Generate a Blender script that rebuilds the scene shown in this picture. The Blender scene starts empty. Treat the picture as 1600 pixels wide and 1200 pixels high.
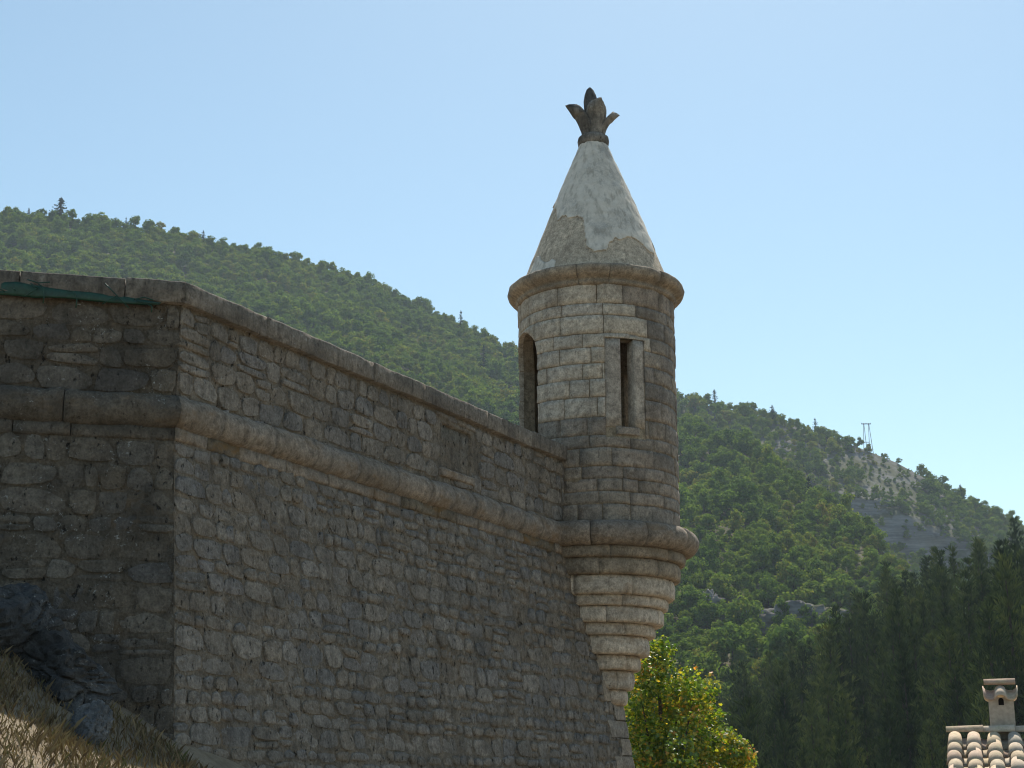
import bpy, math, random
import numpy as np
from mathutils import Vector, Matrix, noise

R = math.radians
rng = random.Random(7)
scene = bpy.context.scene
col = scene.collection

# ------------------------------------------------------------------ camera
F_PX, CX, CY, HY = 2350.0, 800.0, 600.0, 1230.0          # of the 1600 x 1200 photograph
PITCH = math.atan((HY - CY) / F_PX)
cam_data = bpy.data.cameras.new("camera")
cam_data.sensor_width = 36.0
cam_data.lens = 36.0 * F_PX / 1600.0
cam_data.clip_start, cam_data.clip_end = 0.1, 6000.0
cam = bpy.data.objects.new("camera", cam_data)
cam.rotation_euler = (math.pi / 2 + PITCH, 0, 0)
col.objects.link(cam)
scene.camera = cam

# ------------------------------------------------------------------ sky, sun, exposure
SUN_AZ, SUN_EL = R(11.0), R(54.0)                        # to the right of the view, high, behind the turret
world = bpy.data.worlds.new("World")
scene.world = world
world.use_nodes = True
wn = world.node_tree
for n in list(wn.nodes):
    wn.nodes.remove(n)
sky = wn.nodes.new("ShaderNodeTexSky")
sky.sky_type = 'NISHITA'
sky.sun_disc = False
sky.sun_elevation = SUN_EL
sky.sun_rotation = SUN_AZ
sky.altitude = 600.0
sky.air_density = 1.0
sky.dust_density = 0.6
sky.ozone_density = 0.25
bgn = wn.nodes.new("ShaderNodeBackground")
bgn.inputs[1].default_value = 0.107
wout = wn.nodes.new("ShaderNodeOutputWorld")
wb = wn.nodes.new("ShaderNodeVectorMath")                # the photograph's white balance: a little less violet
wb.operation = 'MULTIPLY'
wb.inputs[1].default_value = (0.99, 1.075, 0.95)
wn.links.new(sky.outputs[0], wb.inputs[0])
wn.links.new(wb.outputs[0], bgn.inputs[0])
wn.links.new(bgn.outputs[0], wout.inputs[0])

sun_data = bpy.data.lights.new("sun", 'SUN')
sun_data.energy = 4.4
sun_data.angle = R(0.53)
sun_data.color = (1.0, 0.94, 0.84)
sun = bpy.data.objects.new("sun", sun_data)
sdir = Vector((math.sin(SUN_AZ) * math.cos(SUN_EL), math.cos(SUN_AZ) * math.cos(SUN_EL), math.sin(SUN_EL)))
sun.rotation_euler = sdir.to_track_quat('Z', 'Y').to_euler()
sun.location = (0, 0, 60)
col.objects.link(sun)

scene.view_settings.view_transform = 'Standard'
scene.view_settings.look = 'None'
scene.view_settings.gamma = 1.0
scene.view_settings.use_curve_mapping = False
scene.view_settings.exposure = 0.55
scene.cycles.use_denoising = True
scene.cycles.denoising_prefilter = 'ACCURATE'
scene.cycles.filter_width = 1.1
scene.cycles.max_bounces = 6
scene.cycles.diffuse_bounces = 3
scene.cycles.volume_bounces = 0
scene.cycles.transparent_max_bounces = 8

# ------------------------------------------------------------------ helpers
SP, CP = math.sin(PITCH), math.cos(PITCH)

def ray(x, y):
    up = (CY - y) / F_PX
    return Vector(((x - CX) / F_PX, CP - up * SP, SP + up * CP))

def at_y(x, y, depth):
    d = ray(x, y)
    return d * (depth / d.y)

def to_px(p):
    f = p.y * CP + p.z * SP
    u = -p.y * SP + p.z * CP
    return (CX + F_PX * p.x / f, CY - F_PX * u / f)

def slope(y):
    d = ray(800, y)
    return d.z / d.y

def nz(x, y, z, s=1.0):
    return noise.noise(Vector((x * s, y * s, z * s)))

def fbm(x, y, z, s=1.0, o=4):
    a, t = 1.0, 0.0
    for i in range(o):
        t += a * noise.noise(Vector((x * s, y * s, z * s + 7.3 * i)))
        s *= 2.05
        a *= 0.5
    return t

class MB:
    def __init__(self):
        self.v, self.f = [], []
    def add(self, vs, fs):
        b = len(self.v)
        self.v.extend([tuple(p) for p in vs])
        self.f.extend([tuple(i + b for i in q) for q in fs])
    def mesh(self, name, mat=None, smooth=True):
        me = bpy.data.meshes.new(name)
        me.from_pydata(self.v, [], self.f)
        if smooth:
            me.polygons.foreach_set("use_smooth", [True] * len(me.polygons))
        if mat:
            me.materials.append(mat)
        me.update()
        return me
    def build(self, name, mat=None, parent=None, smooth=True):
        return link(name, self.mesh(name, mat, smooth), parent)

def link(name, me, parent=None):
    o = bpy.data.objects.new(name, me)
    col.objects.link(o)
    if parent is not None:
        o.parent = parent
    return o

def tag(o, label=None, cat=None, group=None, kind=None):
    if label: o["label"] = label
    if cat: o["category"] = cat
    if group: o["group"] = group
    if kind: o["kind"] = kind
    return o

def thing(name, label, cat, group=None, loc=(0, 0, 0)):
    o = bpy.data.objects.new(name, None)
    o.location = loc
    o.empty_display_size = 0.2
    col.objects.link(o)
    return tag(o, label, cat, group)

def grid(nu, nv, fn, closed_u=False):
    """(vertices, quads) of a grid; fn(i, j) gives the point"""
    vs = [fn(i, j) for j in range(nv) for i in range(nu)]
    fs = []
    mu = nu if closed_u else nu - 1
    for j in range(nv - 1):
        for i in range(mu):
            a, b = j * nu + i, j * nu + (i + 1) % nu
            fs.append((a, b, b + nu, a + nu))
    return vs, fs

def box_vf(x0, x1, y0, y1, z0, z1):
    v = [(x0, y0, z0), (x1, y0, z0), (x1, y1, z0), (x0, y1, z0), (x0, y0, z1), (x1, y0, z1), (x1, y1, z1), (x0, y1, z1)]
    f = [(0, 3, 2, 1), (4, 5, 6, 7), (0, 1, 5, 4), (1, 2, 6, 5), (2, 3, 7, 6), (3, 0, 4, 7)]
    return v, f

def tube_vf(pts, rad, seg=8, cap=True):
    """tube along points; rad is a number or a list"""
    pts = [Vector(p) for p in pts]
    n = len(pts)
    rads = rad if isinstance(rad, (list, tuple)) else [rad] * n
    vs, fs = [], []
    ref = Vector((0.31, 0.17, 0.93)).normalized()
    for i, p in enumerate(pts):
        t = (pts[min(i + 1, n - 1)] - pts[max(i - 1, 0)]).normalized()
        a = t.cross(ref)
        if a.length < 1e-3:
            a = t.cross(Vector((1, 0, 0)))
        a.normalize()
        b = t.cross(a)
        for k in range(seg):
            w = 2 * math.pi * k / seg
            vs.append(p + (a * math.cos(w) + b * math.sin(w)) * rads[i])
    for i in range(n - 1):
        for k in range(seg):
            q, r_ = i * seg + k, i * seg + (k + 1) % seg
            fs.append((q, r_, r_ + seg, q + seg))
    if cap:
        fs.append(tuple(range(seg - 1, -1, -1)))
        fs.append(tuple((n - 1) * seg + k for k in range(seg)))
    return vs, fs

# ------------------------------------------------------------------ materials
class NT:
    def __init__(self, name):
        self.m = bpy.data.materials.new(name)
        self.m.use_nodes = True
        self.t = self.m.node_tree
        for n in list(self.t.nodes):
            self.t.nodes.remove(n)
        self.out = self.t.nodes.new("ShaderNodeOutputMaterial")
    def n(self, kind, **kw):
        o = self.t.nodes.new(kind)
        for k, v in kw.items():
            setattr(o, k, v)
        return o
    def put(self, sock, v):
        if hasattr(v, "is_output"):
            self.t.links.new(v, sock)
        elif isinstance(v, (tuple, list)):
            sock.default_value = tuple(v) + ((1.0,) if len(v) == 3 and len(sock.default_value) == 4 else ())
        else:
            sock.default_value = v
    def pos(self):
        return self.n("ShaderNodeNewGeometry").outputs["Position"]
    def obj(self):
        return self.n("ShaderNodeTexCoord").outputs["Object"]
    def scale(self, vec, s):
        o = self.n("ShaderNodeVectorMath", operation='MULTIPLY')
        self.put(o.inputs[0], vec)
        self.put(o.inputs[1], s)
        return o.outputs[0]
    def noise(self, vec, s, detail=4, rough=0.55, dist=0.0):
        o = self.n("ShaderNodeTexNoise")
        self.put(o.inputs["Vector"], vec)
        o.inputs["Scale"].default_value = s
        o.inputs["Detail"].default_value = detail
        o.inputs["Roughness"].default_value = rough
        o.inputs["Distortion"].default_value = dist
        return o.outputs[0]
    def voro(self, vec, s, feature='F1'):
        o = self.n("ShaderNodeTexVoronoi", feature=feature)
        self.put(o.inputs["Vector"], vec)
        o.inputs["Scale"].default_value = s
        return o.outputs["Distance"]
    def math(self, op, a, b=0.0, clamp=False):
        o = self.n("ShaderNodeMath", operation=op)
        o.use_clamp = clamp
        self.put(o.inputs[0], a)
        self.put(o.inputs[1], b)
        return o.outputs[0]
    def ss(self, v, lo, hi):
        o = self.n("ShaderNodeMapRange", interpolation_type='SMOOTHSTEP')
        self.put(o.inputs[0], v)
        o.inputs[1].default_value = lo
        o.inputs[2].default_value = hi
        return o.outputs[0]
    def ramp(self, v, stops, mode='LINEAR'):
        o = self.n("ShaderNodeValToRGB")
        cr = o.color_ramp
        cr.interpolation = mode
        while len(cr.elements) < len(stops):
            cr.elements.new(0.5)
        for e, (p, c) in zip(cr.elements, stops):
            e.position = p
            e.color = tuple(c) + (1.0,)
        self.put(o.inputs[0], v)
        return o.outputs[0]
    def mix(self, f, a, b, mode='MIX'):
        o = self.n("ShaderNodeMix", data_type='RGBA', blend_type=mode)
        self.put(o.inputs[0], f)
        self.put(o.inputs[6], a)
        self.put(o.inputs[7], b)
        return o.outputs[2]
    def bump(self, h, strength, dist, normal=None):
        o = self.n("ShaderNodeBump")
        o.inputs["Strength"].default_value = strength
        o.inputs["Distance"].default_value = dist
        self.put(o.inputs["Height"], h)
        if normal is not None:
            self.put(o.inputs["Normal"], normal)
        return o.outputs[0]
    def rand(self):
        """a number for each piece: for each object and for each loose piece of a joined mesh"""
        a = self.n("ShaderNodeObjectInfo").outputs["Random"]
        b = self.n("ShaderNodeNewGeometry").outputs["Random Per Island"]
        return self.math('FRACT', self.math('ADD', a, self.math('MULTIPLY', b, 3.7)))
    def finish(self, color, rough=0.9, normal=None, spec=0.25):
        b = self.n("ShaderNodeBsdfPrincipled")
        self.put(b.inputs["Base Color"], color)
        self.put(b.inputs["Roughness"], rough)
        b.inputs["Specular IOR Level"].default_value = spec
        if normal is not None:
            self.put(b.inputs["Normal"], normal)
        self.t.links.new(b.outputs[0], self.out.inputs[0])
        return self.m

def stone_mat(name, palette, grime=0.4, specks=0.4, bump=0.5, streak=0.4, ochre=0.0, pits=0.5):
    """weathered limestone: a tone for each stone, blotches, rain streaks, dark lichen, pale lichen specks"""
    t = NT(name)
    p = t.pos()
    k = len(palette) - 1
    base = t.ramp(t.rand(), [(i / k, c) for i, c in enumerate(palette)])
    n1 = t.noise(p, 3.2, 5, 0.6)
    n2 = t.noise(p, 17.0, 5, 0.65)
    n3 = t.noise(t.scale(p, (1.0, 1.0, 0.8)), 62.0, 4, 0.7)
    c = t.mix(1.0, base, t.ramp(n2, [(0.28, (0.48, 0.47, 0.46)), (0.72, (1.36, 1.34, 1.30))]), 'MULTIPLY')
    c = t.mix(1.0, c, t.ramp(n3, [(0.3, (0.66, 0.66, 0.66)), (0.7, (1.28, 1.28, 1.28))]), 'MULTIPLY')
    st = t.noise(t.scale(p, (9.0, 9.0, 1.1)), 2.0, 4, 0.6)
    c = t.mix(t.math('MULTIPLY', t.ss(st, 0.5, 0.72), streak), c, t.mix(1.0, c, (0.42, 0.41, 0.41), 'MULTIPLY'))
    c = t.mix(t.math('MULTIPLY', t.ss(t.math('ADD', t.math('MULTIPLY', n1, 0.7), t.math('MULTIPLY', n2, 0.3)), 0.46, 0.62), grime), c, (0.030, 0.029, 0.028))
    if ochre:
        oc = t.noise(t.scale(p, (2.0, 2.0, 5.0)), 1.5, 4, 0.6)
        c = t.mix(t.math('MULTIPLY', t.ss(oc, 0.52, 0.68), ochre), c, (0.20, 0.115, 0.045))
    v = t.noise(p, 30.0, 6, 0.75)
    sp = t.math('MULTIPLY', t.ss(v, 0.58, 0.66), t.ss(t.noise(p, 4.0, 3), 0.46, 0.62))
    c = t.mix(t.math('MULTIPLY', sp, specks), c, (0.36, 0.36, 0.34))
    pit = t.ss(t.noise(t.scale(p, (1.0, 1.0, 0.55)), 30.0, 4, 0.62), 0.385, 0.30)
    c = t.mix(t.math('MULTIPLY', pit, pits), c, (0.018, 0.017, 0.016))
    h = t.math('ADD', t.math('MULTIPLY', n2, 1.0), t.math('MULTIPLY', n3, 0.45))
    h = t.math('SUBTRACT', h, t.math('MULTIPLY', pit, 1.1))
    return t.finish(c, 0.93, t.bump(h, bump, 0.03), 0.15)

GREY = [(0.211, 0.186, 0.157), (0.247, 0.217, 0.183), (0.199, 0.187, 0.176), (0.272, 0.235, 0.194), (0.230, 0.194, 0.155), (0.284, 0.253, 0.218), (0.217, 0.198, 0.183)]
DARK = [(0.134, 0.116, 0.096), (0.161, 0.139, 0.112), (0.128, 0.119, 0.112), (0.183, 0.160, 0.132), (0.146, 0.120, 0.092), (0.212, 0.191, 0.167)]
PALE = [(0.496, 0.435, 0.358), (0.557, 0.491, 0.405), (0.458, 0.412, 0.353), (0.533, 0.462, 0.372), (0.477, 0.427, 0.366)]
WARM = [(0.519, 0.443, 0.360), (0.587, 0.509, 0.419), (0.477, 0.416, 0.348), (0.545, 0.462, 0.367)]
M = {}
M['rubble'] = stone_mat("rubble_stone", GREY, 0.30, 0.5, 0.7, 0.45, 0.1, 0.75)
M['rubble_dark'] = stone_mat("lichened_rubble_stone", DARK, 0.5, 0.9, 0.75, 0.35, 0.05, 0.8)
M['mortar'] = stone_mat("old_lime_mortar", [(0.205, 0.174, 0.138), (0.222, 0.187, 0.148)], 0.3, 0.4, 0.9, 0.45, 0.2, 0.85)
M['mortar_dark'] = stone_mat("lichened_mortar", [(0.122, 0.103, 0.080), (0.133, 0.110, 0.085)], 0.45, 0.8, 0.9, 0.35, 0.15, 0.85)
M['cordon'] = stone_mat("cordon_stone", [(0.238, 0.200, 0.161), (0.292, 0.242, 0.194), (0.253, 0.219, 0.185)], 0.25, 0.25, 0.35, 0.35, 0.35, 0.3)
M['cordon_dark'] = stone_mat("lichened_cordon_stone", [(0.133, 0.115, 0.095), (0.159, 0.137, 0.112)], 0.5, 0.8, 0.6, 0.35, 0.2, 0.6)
M['band'] = stone_mat("stained_shaded_band_stone", [(0.178, 0.148, 0.109), (0.214, 0.171, 0.121)], 0.35, 0.3, 0.5, 0.3, 0.8)  # ochre stain, on a base darkened to paint the shadow under the cordon
M['coping'] = stone_mat("coping_stone", [(0.196, 0.170, 0.143), (0.244, 0.211, 0.175), (0.181, 0.158, 0.139)], 0.45, 0.6, 0.5, 0.7)
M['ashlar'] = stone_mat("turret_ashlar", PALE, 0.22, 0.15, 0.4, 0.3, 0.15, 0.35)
M['ashlar_low'] = stone_mat("weathered_shade_side_ashlar", [(0.270, 0.231, 0.190), (0.343, 0.288, 0.236), (0.244, 0.215, 0.186), (0.377, 0.321, 0.258)], 0.35, 0.25, 0.45, 0.45, 0.1, 0.4)
M['joint'] = stone_mat("turret_joint_mortar", [(0.309, 0.258, 0.189), (0.332, 0.273, 0.196)], 0.3, 0.2, 0.5, 0.3, 0.4)
M['dressed'] = stone_mat("dressed_window_stone", [(0.377, 0.330, 0.279), (0.439, 0.383, 0.319)], 0.2, 0.1, 0.2, 0.4, 0.0, 0.15)
M['corbel'] = stone_mat("corbel_stone", WARM, 0.22, 0.2, 0.4, 0.4, 0.35, 0.4)
M['cornice'] = stone_mat("cornice_stone", [(0.309, 0.257, 0.199), (0.368, 0.304, 0.230), (0.279, 0.236, 0.186)], 0.4, 0.3, 0.4, 0.4, 0.15, 0.3)
M['finial'] = stone_mat("blackened_finial_stone", [(0.27, 0.25, 0.22), (0.31, 0.285, 0.25), (0.24, 0.225, 0.205)], 0.7, 0.6, 0.6, 0.7, 0.0, 0.6)
M['finial_dark'] = stone_mat("dark_bud_stone", [(0.11, 0.108, 0.108), (0.13, 0.125, 0.12)], 0.7, 0.3, 0.6, 0.5)  # bud stone set darker than the leaves
M['rock'] = stone_mat("outcrop_rock", [(0.082, 0.084, 0.086), (0.107, 0.104, 0.101), (0.070, 0.068, 0.066)], 0.6, 0.7, 0.9, 0.2)
M['pale_rock'] = stone_mat("pale_bank_rock", [(0.17, 0.18, 0.19), (0.21, 0.22, 0.228)], 0.45, 0.6, 0.9, 0.3)
M['quoin'] = stone_mat("quoin_stone", [(0.317, 0.268, 0.214), (0.379, 0.312, 0.237), (0.292, 0.258, 0.220)], 0.25, 0.3, 0.4, 0.35, 0.2)

def plaster_mat():
    t = NT("weathered_white_render")
    p = t.pos()
    n1, n2, n3 = t.noise(p, 2.6, 5, 0.6), t.noise(p, 14.0, 5, 0.65), t.noise(p, 60.0, 4, 0.7)
    c = t.ramp(n2, [(0.3, (0.56, 0.51, 0.43)), (0.7, (0.70, 0.645, 0.56))])
    c = t.mix(t.math('MULTIPLY', t.ss(t.math('ADD', t.math('MULTIPLY', n1, 0.75), t.math('MULTIPLY', n3, 0.25)), 0.5, 0.66), 0.65), c, (0.24, 0.235, 0.22))
    st = t.noise(t.scale(p, (9.0, 9.0, 0.8)), 2.0, 4, 0.6)
    c = t.mix(t.math('MULTIPLY', t.ss(st, 0.48, 0.68), 0.6), c, (0.30, 0.27, 0.22))
    h = t.math('ADD', n2, t.math('MULTIPLY', n3, 0.3))
    return t.finish(c, 0.9, t.bump(h, 0.25, 0.02), 0.2)
M['plaster'] = plaster_mat()
M['undercoat'] = stone_mat("bare_roof_undercoat", [(0.550, 0.466, 0.362), (0.577, 0.484, 0.379)], 0.22, 0.2, 0.4, 0.5, 0.1, 0.3)

def flat_mat(name, c, rough=0.6, spec=0.4, var=0.25, s=30.0):
    t = NT(name)
    n = t.noise(t.pos(), s, 4, 0.6)
    cc = t.mix(1.0, c, t.ramp(n, [(0.3, (1 - var,) * 3), (0.7, (1 + var,) * 3)]), 'MULTIPLY')
    return t.finish(cc, rough, None, spec)
M['green_plastic'] = flat_mat("green_plastic", (0.006, 0.045, 0.026), 0.45, 0.5, 0.35)
M['wood'] = flat_mat("grey_pole_wood", (0.10, 0.085, 0.07), 0.8, 0.2)
M['dark'] = flat_mat("near_black", (0.012, 0.011, 0.010), 0.95, 0.1)
M['house_render'] = flat_mat("chimney_render", (0.42, 0.36, 0.29), 0.9, 0.2, 0.2, 14.0)
M['bark'] = flat_mat("bark", (0.075, 0.058, 0.045), 0.9, 0.1, 0.4, 25.0)

def tile_mat():
    t = NT("old_canal_tile")
    p = t.pos()
    base = t.ramp(t.rand(), [(0.0, (0.50, 0.38, 0.27)), (0.2, (0.56, 0.47, 0.35)), (0.4, (0.44, 0.29, 0.21)), (0.55, (0.58, 0.50, 0.40)), (0.7, (0.42, 0.37, 0.30)), (0.85, (0.53, 0.43, 0.28)), (1.0, (0.50, 0.37, 0.30))])
    n2, n3 = t.noise(p, 16.0, 5, 0.65), t.noise(p, 70.0, 4, 0.7)
    c = t.mix(1.0, base, t.ramp(n2, [(0.25, (0.66, 0.64, 0.6)), (0.75, (1.2, 1.2, 1.18))]), 'MULTIPLY')
    c = t.mix(t.math('MULTIPLY', t.ss(n3, 0.56, 0.7), 0.5), c, (0.14, 0.13, 0.105))
    c = t.mix(t.math('MULTIPLY', t.ss(t.noise(p, 5.0, 4), 0.54, 0.66), 0.4), c, (0.42, 0.38, 0.22))
    return t.finish(c, 0.9, t.bump(n3, 0.3, 0.01), 0.2)
M['tile'] = tile_mat()

def leaf_mat(name, stops, trans=0.45, gloss=0.0, bright=1.0, single=0.0):
    t = NT(name)
    a = t.n("ShaderNodeObjectInfo").outputs["Random"]
    b = t.n("ShaderNodeNewGeometry").outputs["Random Per Island"]
    pn = t.noise(t.pos(), 0.022, 3, 0.6)
    v = t.math('ADD', t.math('ADD', t.math('MULTIPLY', a, 0.5), t.math('MULTIPLY', b, 0.4)), t.math('MULTIPLY', t.math('SUBTRACT', pn, 0.42), 0.75), True)
    if single:                                            # one plant: tone by leaf and by spray
        pn = t.noise(t.pos(), single, 3, 0.6)
        v = t.math('ADD', t.math('MULTIPLY', b, 0.75), t.math('MULTIPLY', t.math('SUBTRACT', pn, 0.32), 1.1), True)
    c = t.ramp(v, stops)
    d = t.n("ShaderNodeBsdfDiffuse")
    t.put(d.inputs[0], c)
    tr = t.n("ShaderNodeBsdfTranslucent")
    t.put(tr.inputs[0], t.mix(1.0, c, (1.35 * bright, 1.35 * bright, 0.7 * bright), 'MULTIPLY'))
    mx = t.n("ShaderNodeMixShader")
    mx.inputs[0].default_value = trans
    t.t.links.new(d.outputs[0], mx.inputs[1])
    t.t.links.new(tr.outputs[0], mx.inputs[2])
    last = mx.outputs[0]
    if gloss:
        g = t.n("ShaderNodeBsdfGlossy")
        g.inputs["Roughness"].default_value = 0.32
        m2 = t.n("ShaderNodeMixShader")
        m2.inputs[0].default_value = gloss
        t.t.links.new(last, m2.inputs[1])
        t.t.links.new(g.outputs[0], m2.inputs[2])
        last = m2.outputs[0]
    t.t.links.new(last, t.out.inputs[0])
    return t.m
M['hill_leaf'] = leaf_mat("oak_foliage", [(0.0, (0.0606, 0.1047, 0.0303)), (0.3, (0.1010, 0.1633, 0.0364)), (0.55, (0.1373, 0.2010, 0.0424)), (0.75, (0.1817, 0.2260, 0.0485)), (0.9, (0.2527, 0.2408, 0.0606)), (1.0, (0.2627, 0.1885, 0.0606))], 0.35)
M['conifer_leaf'] = leaf_mat("dark_conifer_foliage", [(0.0, (0.0234, 0.0390, 0.0260)), (1.0, (0.0442, 0.0676, 0.0364))], 0.15)
M['pine_leaf'] = leaf_mat("pine_needles", [(0.0, (0.0160, 0.0290, 0.0140)), (0.35, (0.0319, 0.0517, 0.0220)), (0.6, (0.0599, 0.0848, 0.0341)), (0.85, (0.1048, 0.1292, 0.0501)), (1.0, (0.1597, 0.1706, 0.0601))], 0.15)
M['near_leaf'] = leaf_mat("maple_leaf", [(0.0, (0.0435, 0.0910, 0.0110)), (0.3, (0.0798, 0.1495, 0.0132)), (0.55, (0.1450, 0.2145, 0.0176)), (0.78, (0.2900, 0.2925, 0.0242)), (0.92, (0.4930, 0.3510, 0.0330)), (1.0, (0.5510, 0.2340, 0.0440))], 0.5, 0.05, 1.25, 1.8)
M['dry_grass'] = leaf_mat("dry_grass_blade", [(0.0, (0.11, 0.075, 0.045)), (0.5, (0.19, 0.14, 0.085)), (0.8, (0.28, 0.225, 0.14)), (1.0, (0.10, 0.11, 0.05))], 0.25, 0.0, 1.0, 1.2)

def ground_mat(name, cols, s=0.6, rocks=0.0):
    t = NT(name)
    p = t.pos()
    n1, n2 = t.noise(p, s, 6, 0.65), t.noise(p, s * 9, 5, 0.65)
    c = t.ramp(t.math('ADD', t.math('MULTIPLY', n1, 0.6), t.math('MULTIPLY', n2, 0.4)), [(0.3, cols[0]), (0.5, cols[1]), (0.68, cols[2])])
    return t.finish(c, 0.95, t.bump(n2, 0.6, 0.15 / s), 0.1)
M['bank'] = ground_mat("dry_bank_bounce_soil", [(0.14, 0.11, 0.075), (0.24, 0.19, 0.13), (0.33, 0.275, 0.20)], 1.6)  # paler than the real soil, raised to bounce fill light onto the wall
M['slope'] = ground_mat("scrub_slope_soil", [(0.05, 0.055, 0.025), (0.095, 0.088, 0.045), (0.15, 0.135, 0.09)], 0.06)
M['forest_floor'] = ground_mat("forest_floor", [(0.018, 0.022, 0.010), (0.03, 0.034, 0.015), (0.05, 0.048, 0.022)], 0.1)

def scree_mat():
    """bare grey marl with scrub between, and bedded rock where the slope is steep"""
    t = NT("scree_and_strata")
    p = t.pos()
    n1, n2 = t.noise(p, 0.05, 6, 0.65), t.noise(p, 0.5, 5, 0.7)
    soil = t.ramp(n2, [(0.3, (0.115, 0.110, 0.10)), (0.7, (0.215, 0.208, 0.195))])
    soil = t.mix(t.ss(n1, 0.40, 0.56), soil, (0.085, 0.088, 0.045))
    bed = t.noise(t.scale(p, (0.07, 0.07, 0.8)), 0.8, 6, 0.7, 0.6)
    rock = t.ramp(bed, [(0.36, (0.11, 0.112, 0.112)), (0.5, (0.17, 0.168, 0.16)), (0.62, (0.24, 0.235, 0.22))])
    g = t.n("ShaderNodeNewGeometry")
    sep = t.n("ShaderNodeSeparateXYZ")
    t.t.links.new(g.outputs["Normal"], sep.inputs[0])
    c = t.mix(t.ss(sep.outputs[2], 0.72, 0.5), soil, rock)
    return t.finish(c, 0.95, t.bump(t.math('ADD', bed, n2), 0.5, 1.0), 0.1)
M['scree'] = scree_mat()

# ------------------------------------------------------------------ the ground
def smax(a, b, k):
    h = max(0.0, min(1.0, 0.5 + 0.5 * (a - b) / k))
    return b + (a - b) * h + k * h * (1 - h)

def gz(x, y):
    bank = 0.06 - 0.64 * (x + 2.3) + 0.12 * (y - 6.9)
    bank = -smax(-bank, -1.5, 0.5)
    r = math.hypot(x, y)
    base = -1.6 - 0.13 * max(0.0, y - 5) * (1 if y < 60 else 0) - (0.13 * 55 if y >= 60 else 0)
    base = max(base, -7.0) - max(0.0, min(1.0, (r - 45) / 60)) * 8.0
    fade = max(0.0, min(1.0, (r - 16) / 20))
    bank = bank * (1 - fade) - 7.0 * fade
    z = smax(bank, base, 0.5)
    near = max(0.0, 1 - r / 25)
    return z + near * (0.10 * fbm(x, y, 0, 0.9, 3) + 0.03 * fbm(x, y, 3, 5.0, 2))

def ring_radius(j, n):
    return 0.4 + 1399.0 * (j / n) ** 4.2
NR, NA = 150, 240
gv, gf = grid(NA, NR, lambda i, j: (lambda rr, a: (rr * math.sin(a), rr * math.cos(a), gz(rr * math.sin(a), rr * math.cos(a))))(ring_radius(j, NR - 1), 2 * math.pi * i / NA), True)
mb = MB(); mb.add(gv, [q[::-1] for q in gf])
tag(mb.build("ground", M['bank']), kind="structure")

def az_of(x, y):
    d = ray(x, y)
    return math.atan2(d.x, d.y)

def interp(tab, a):
    if a <= tab[0][0]: return tab[0][1]
    for (a0, v0), (a1, v1) in zip(tab, tab[1:]):
        if a <= a1:
            k = (a - a0) / (a1 - a0)
            return v0 + (v1 - v0) * k
    return tab[-1][1]

def sky_tab(pts):
    return [(az_of(x, y), ray(x, y).z / math.hypot(ray(x, y).x, ray(x, y).y)) for x, y in pts]

A_SKY = sky_tab([(-700, 330), (-300, 345), (0, 340), (100, 348), (250, 368), (400, 398), (560, 442), (700, 503), (800, 558), (930, 610), (1060, 664), (1120, 684), (1220, 735), (1295, 790), (1362, 838), (1392, 878), (1480, 980), (1600, 1090), (1900, 1200)])
B_SKY = sky_tab([(-500, 620), (700, 600), (1000, 612), (1060, 624), (1180, 648), (1240, 664), (1300, 684), (1340, 698), (1400, 722), (1440, 744), (1480, 768), (1520, 792), (1560, 810), (1600, 830), (1750, 900), (2000, 1010), (2500, 1120)])
A_R0, A_R1 = 150.0, 430.0
B_R0, B_R1 = 330.0, 600.0

def hill_point(hill, a, t):
    r0, r1, tab = (A_R0, A_R1, A_SKY) if hill == 'A' else (B_R0, B_R1, B_SKY)
    e = interp(tab, a)
    if hill == 'A':
        r1 = 660 - 320 * max(0.0, min(1.0, (a + 0.06) / 0.31))
    z0 = -15.0
    z1 = r1 * e
    r = r0 + (r1 - r0) * t
    x, y = r * math.sin(a), r * math.cos(a)
    if t <= 1:
        f = t ** 1.12
        z = z0 + (z1 - z0) * f
        am = (7.0 if hill == 'A' else 5.0) * min(1.0, (1 - t) * 3.0) * min(1.0, t * 4)
        z += am * fbm(x, y, 0, 0.016, 4)
    else:
        z = z1 - (t - 1) * (r1 - r0) * 0.22
    if hill == 'B' and t <= 1:
        # bedded cliff low on the right-hand end
        w = max(0.0, min(1.0, (a - R(11.5)) / R(2.0)))
        tc = 0.765 + 0.012 * nz(a * 40, 0, 0)
        if w > 0:
            s_ = max(0.0, min(1.0, (t - tc) / 0.035))
            z -= w * 9.0 * (1 - s_) * min(1.0, t * 1.6)
            if -0.05 < t - tc < 0.07:
                led = 3.0 * nz(x * .012, y * .012, z * .42) + 2.4 * fbm(x * .08, y * .08, z * .25, 1.0, 3)
                r += w * led
                x, y = r * math.sin(a), r * math.cos(a)
    return Vector((x, y, z))

def build_hill(hill, a0, a1, na, nt, mat, name):
    m_ = MB()
    ts = [1.35 * j / (nt - 1) for j in range(nt)]
    v, f = grid(na, nt, lambda i, j: hill_point(hill, a0 + (a1 - a0) * i / (na - 1), ts[j]))
    m_.add(v, [q for q in f])
    return tag(m_.build(name, mat), kind="structure")
build_hill('A', R(-48), R(40), 260, 120, M['slope'], "wooded_hillside")
build_hill('B', R(4), R(48), 360, 330, M['scree'], "stony_hillside")

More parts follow.
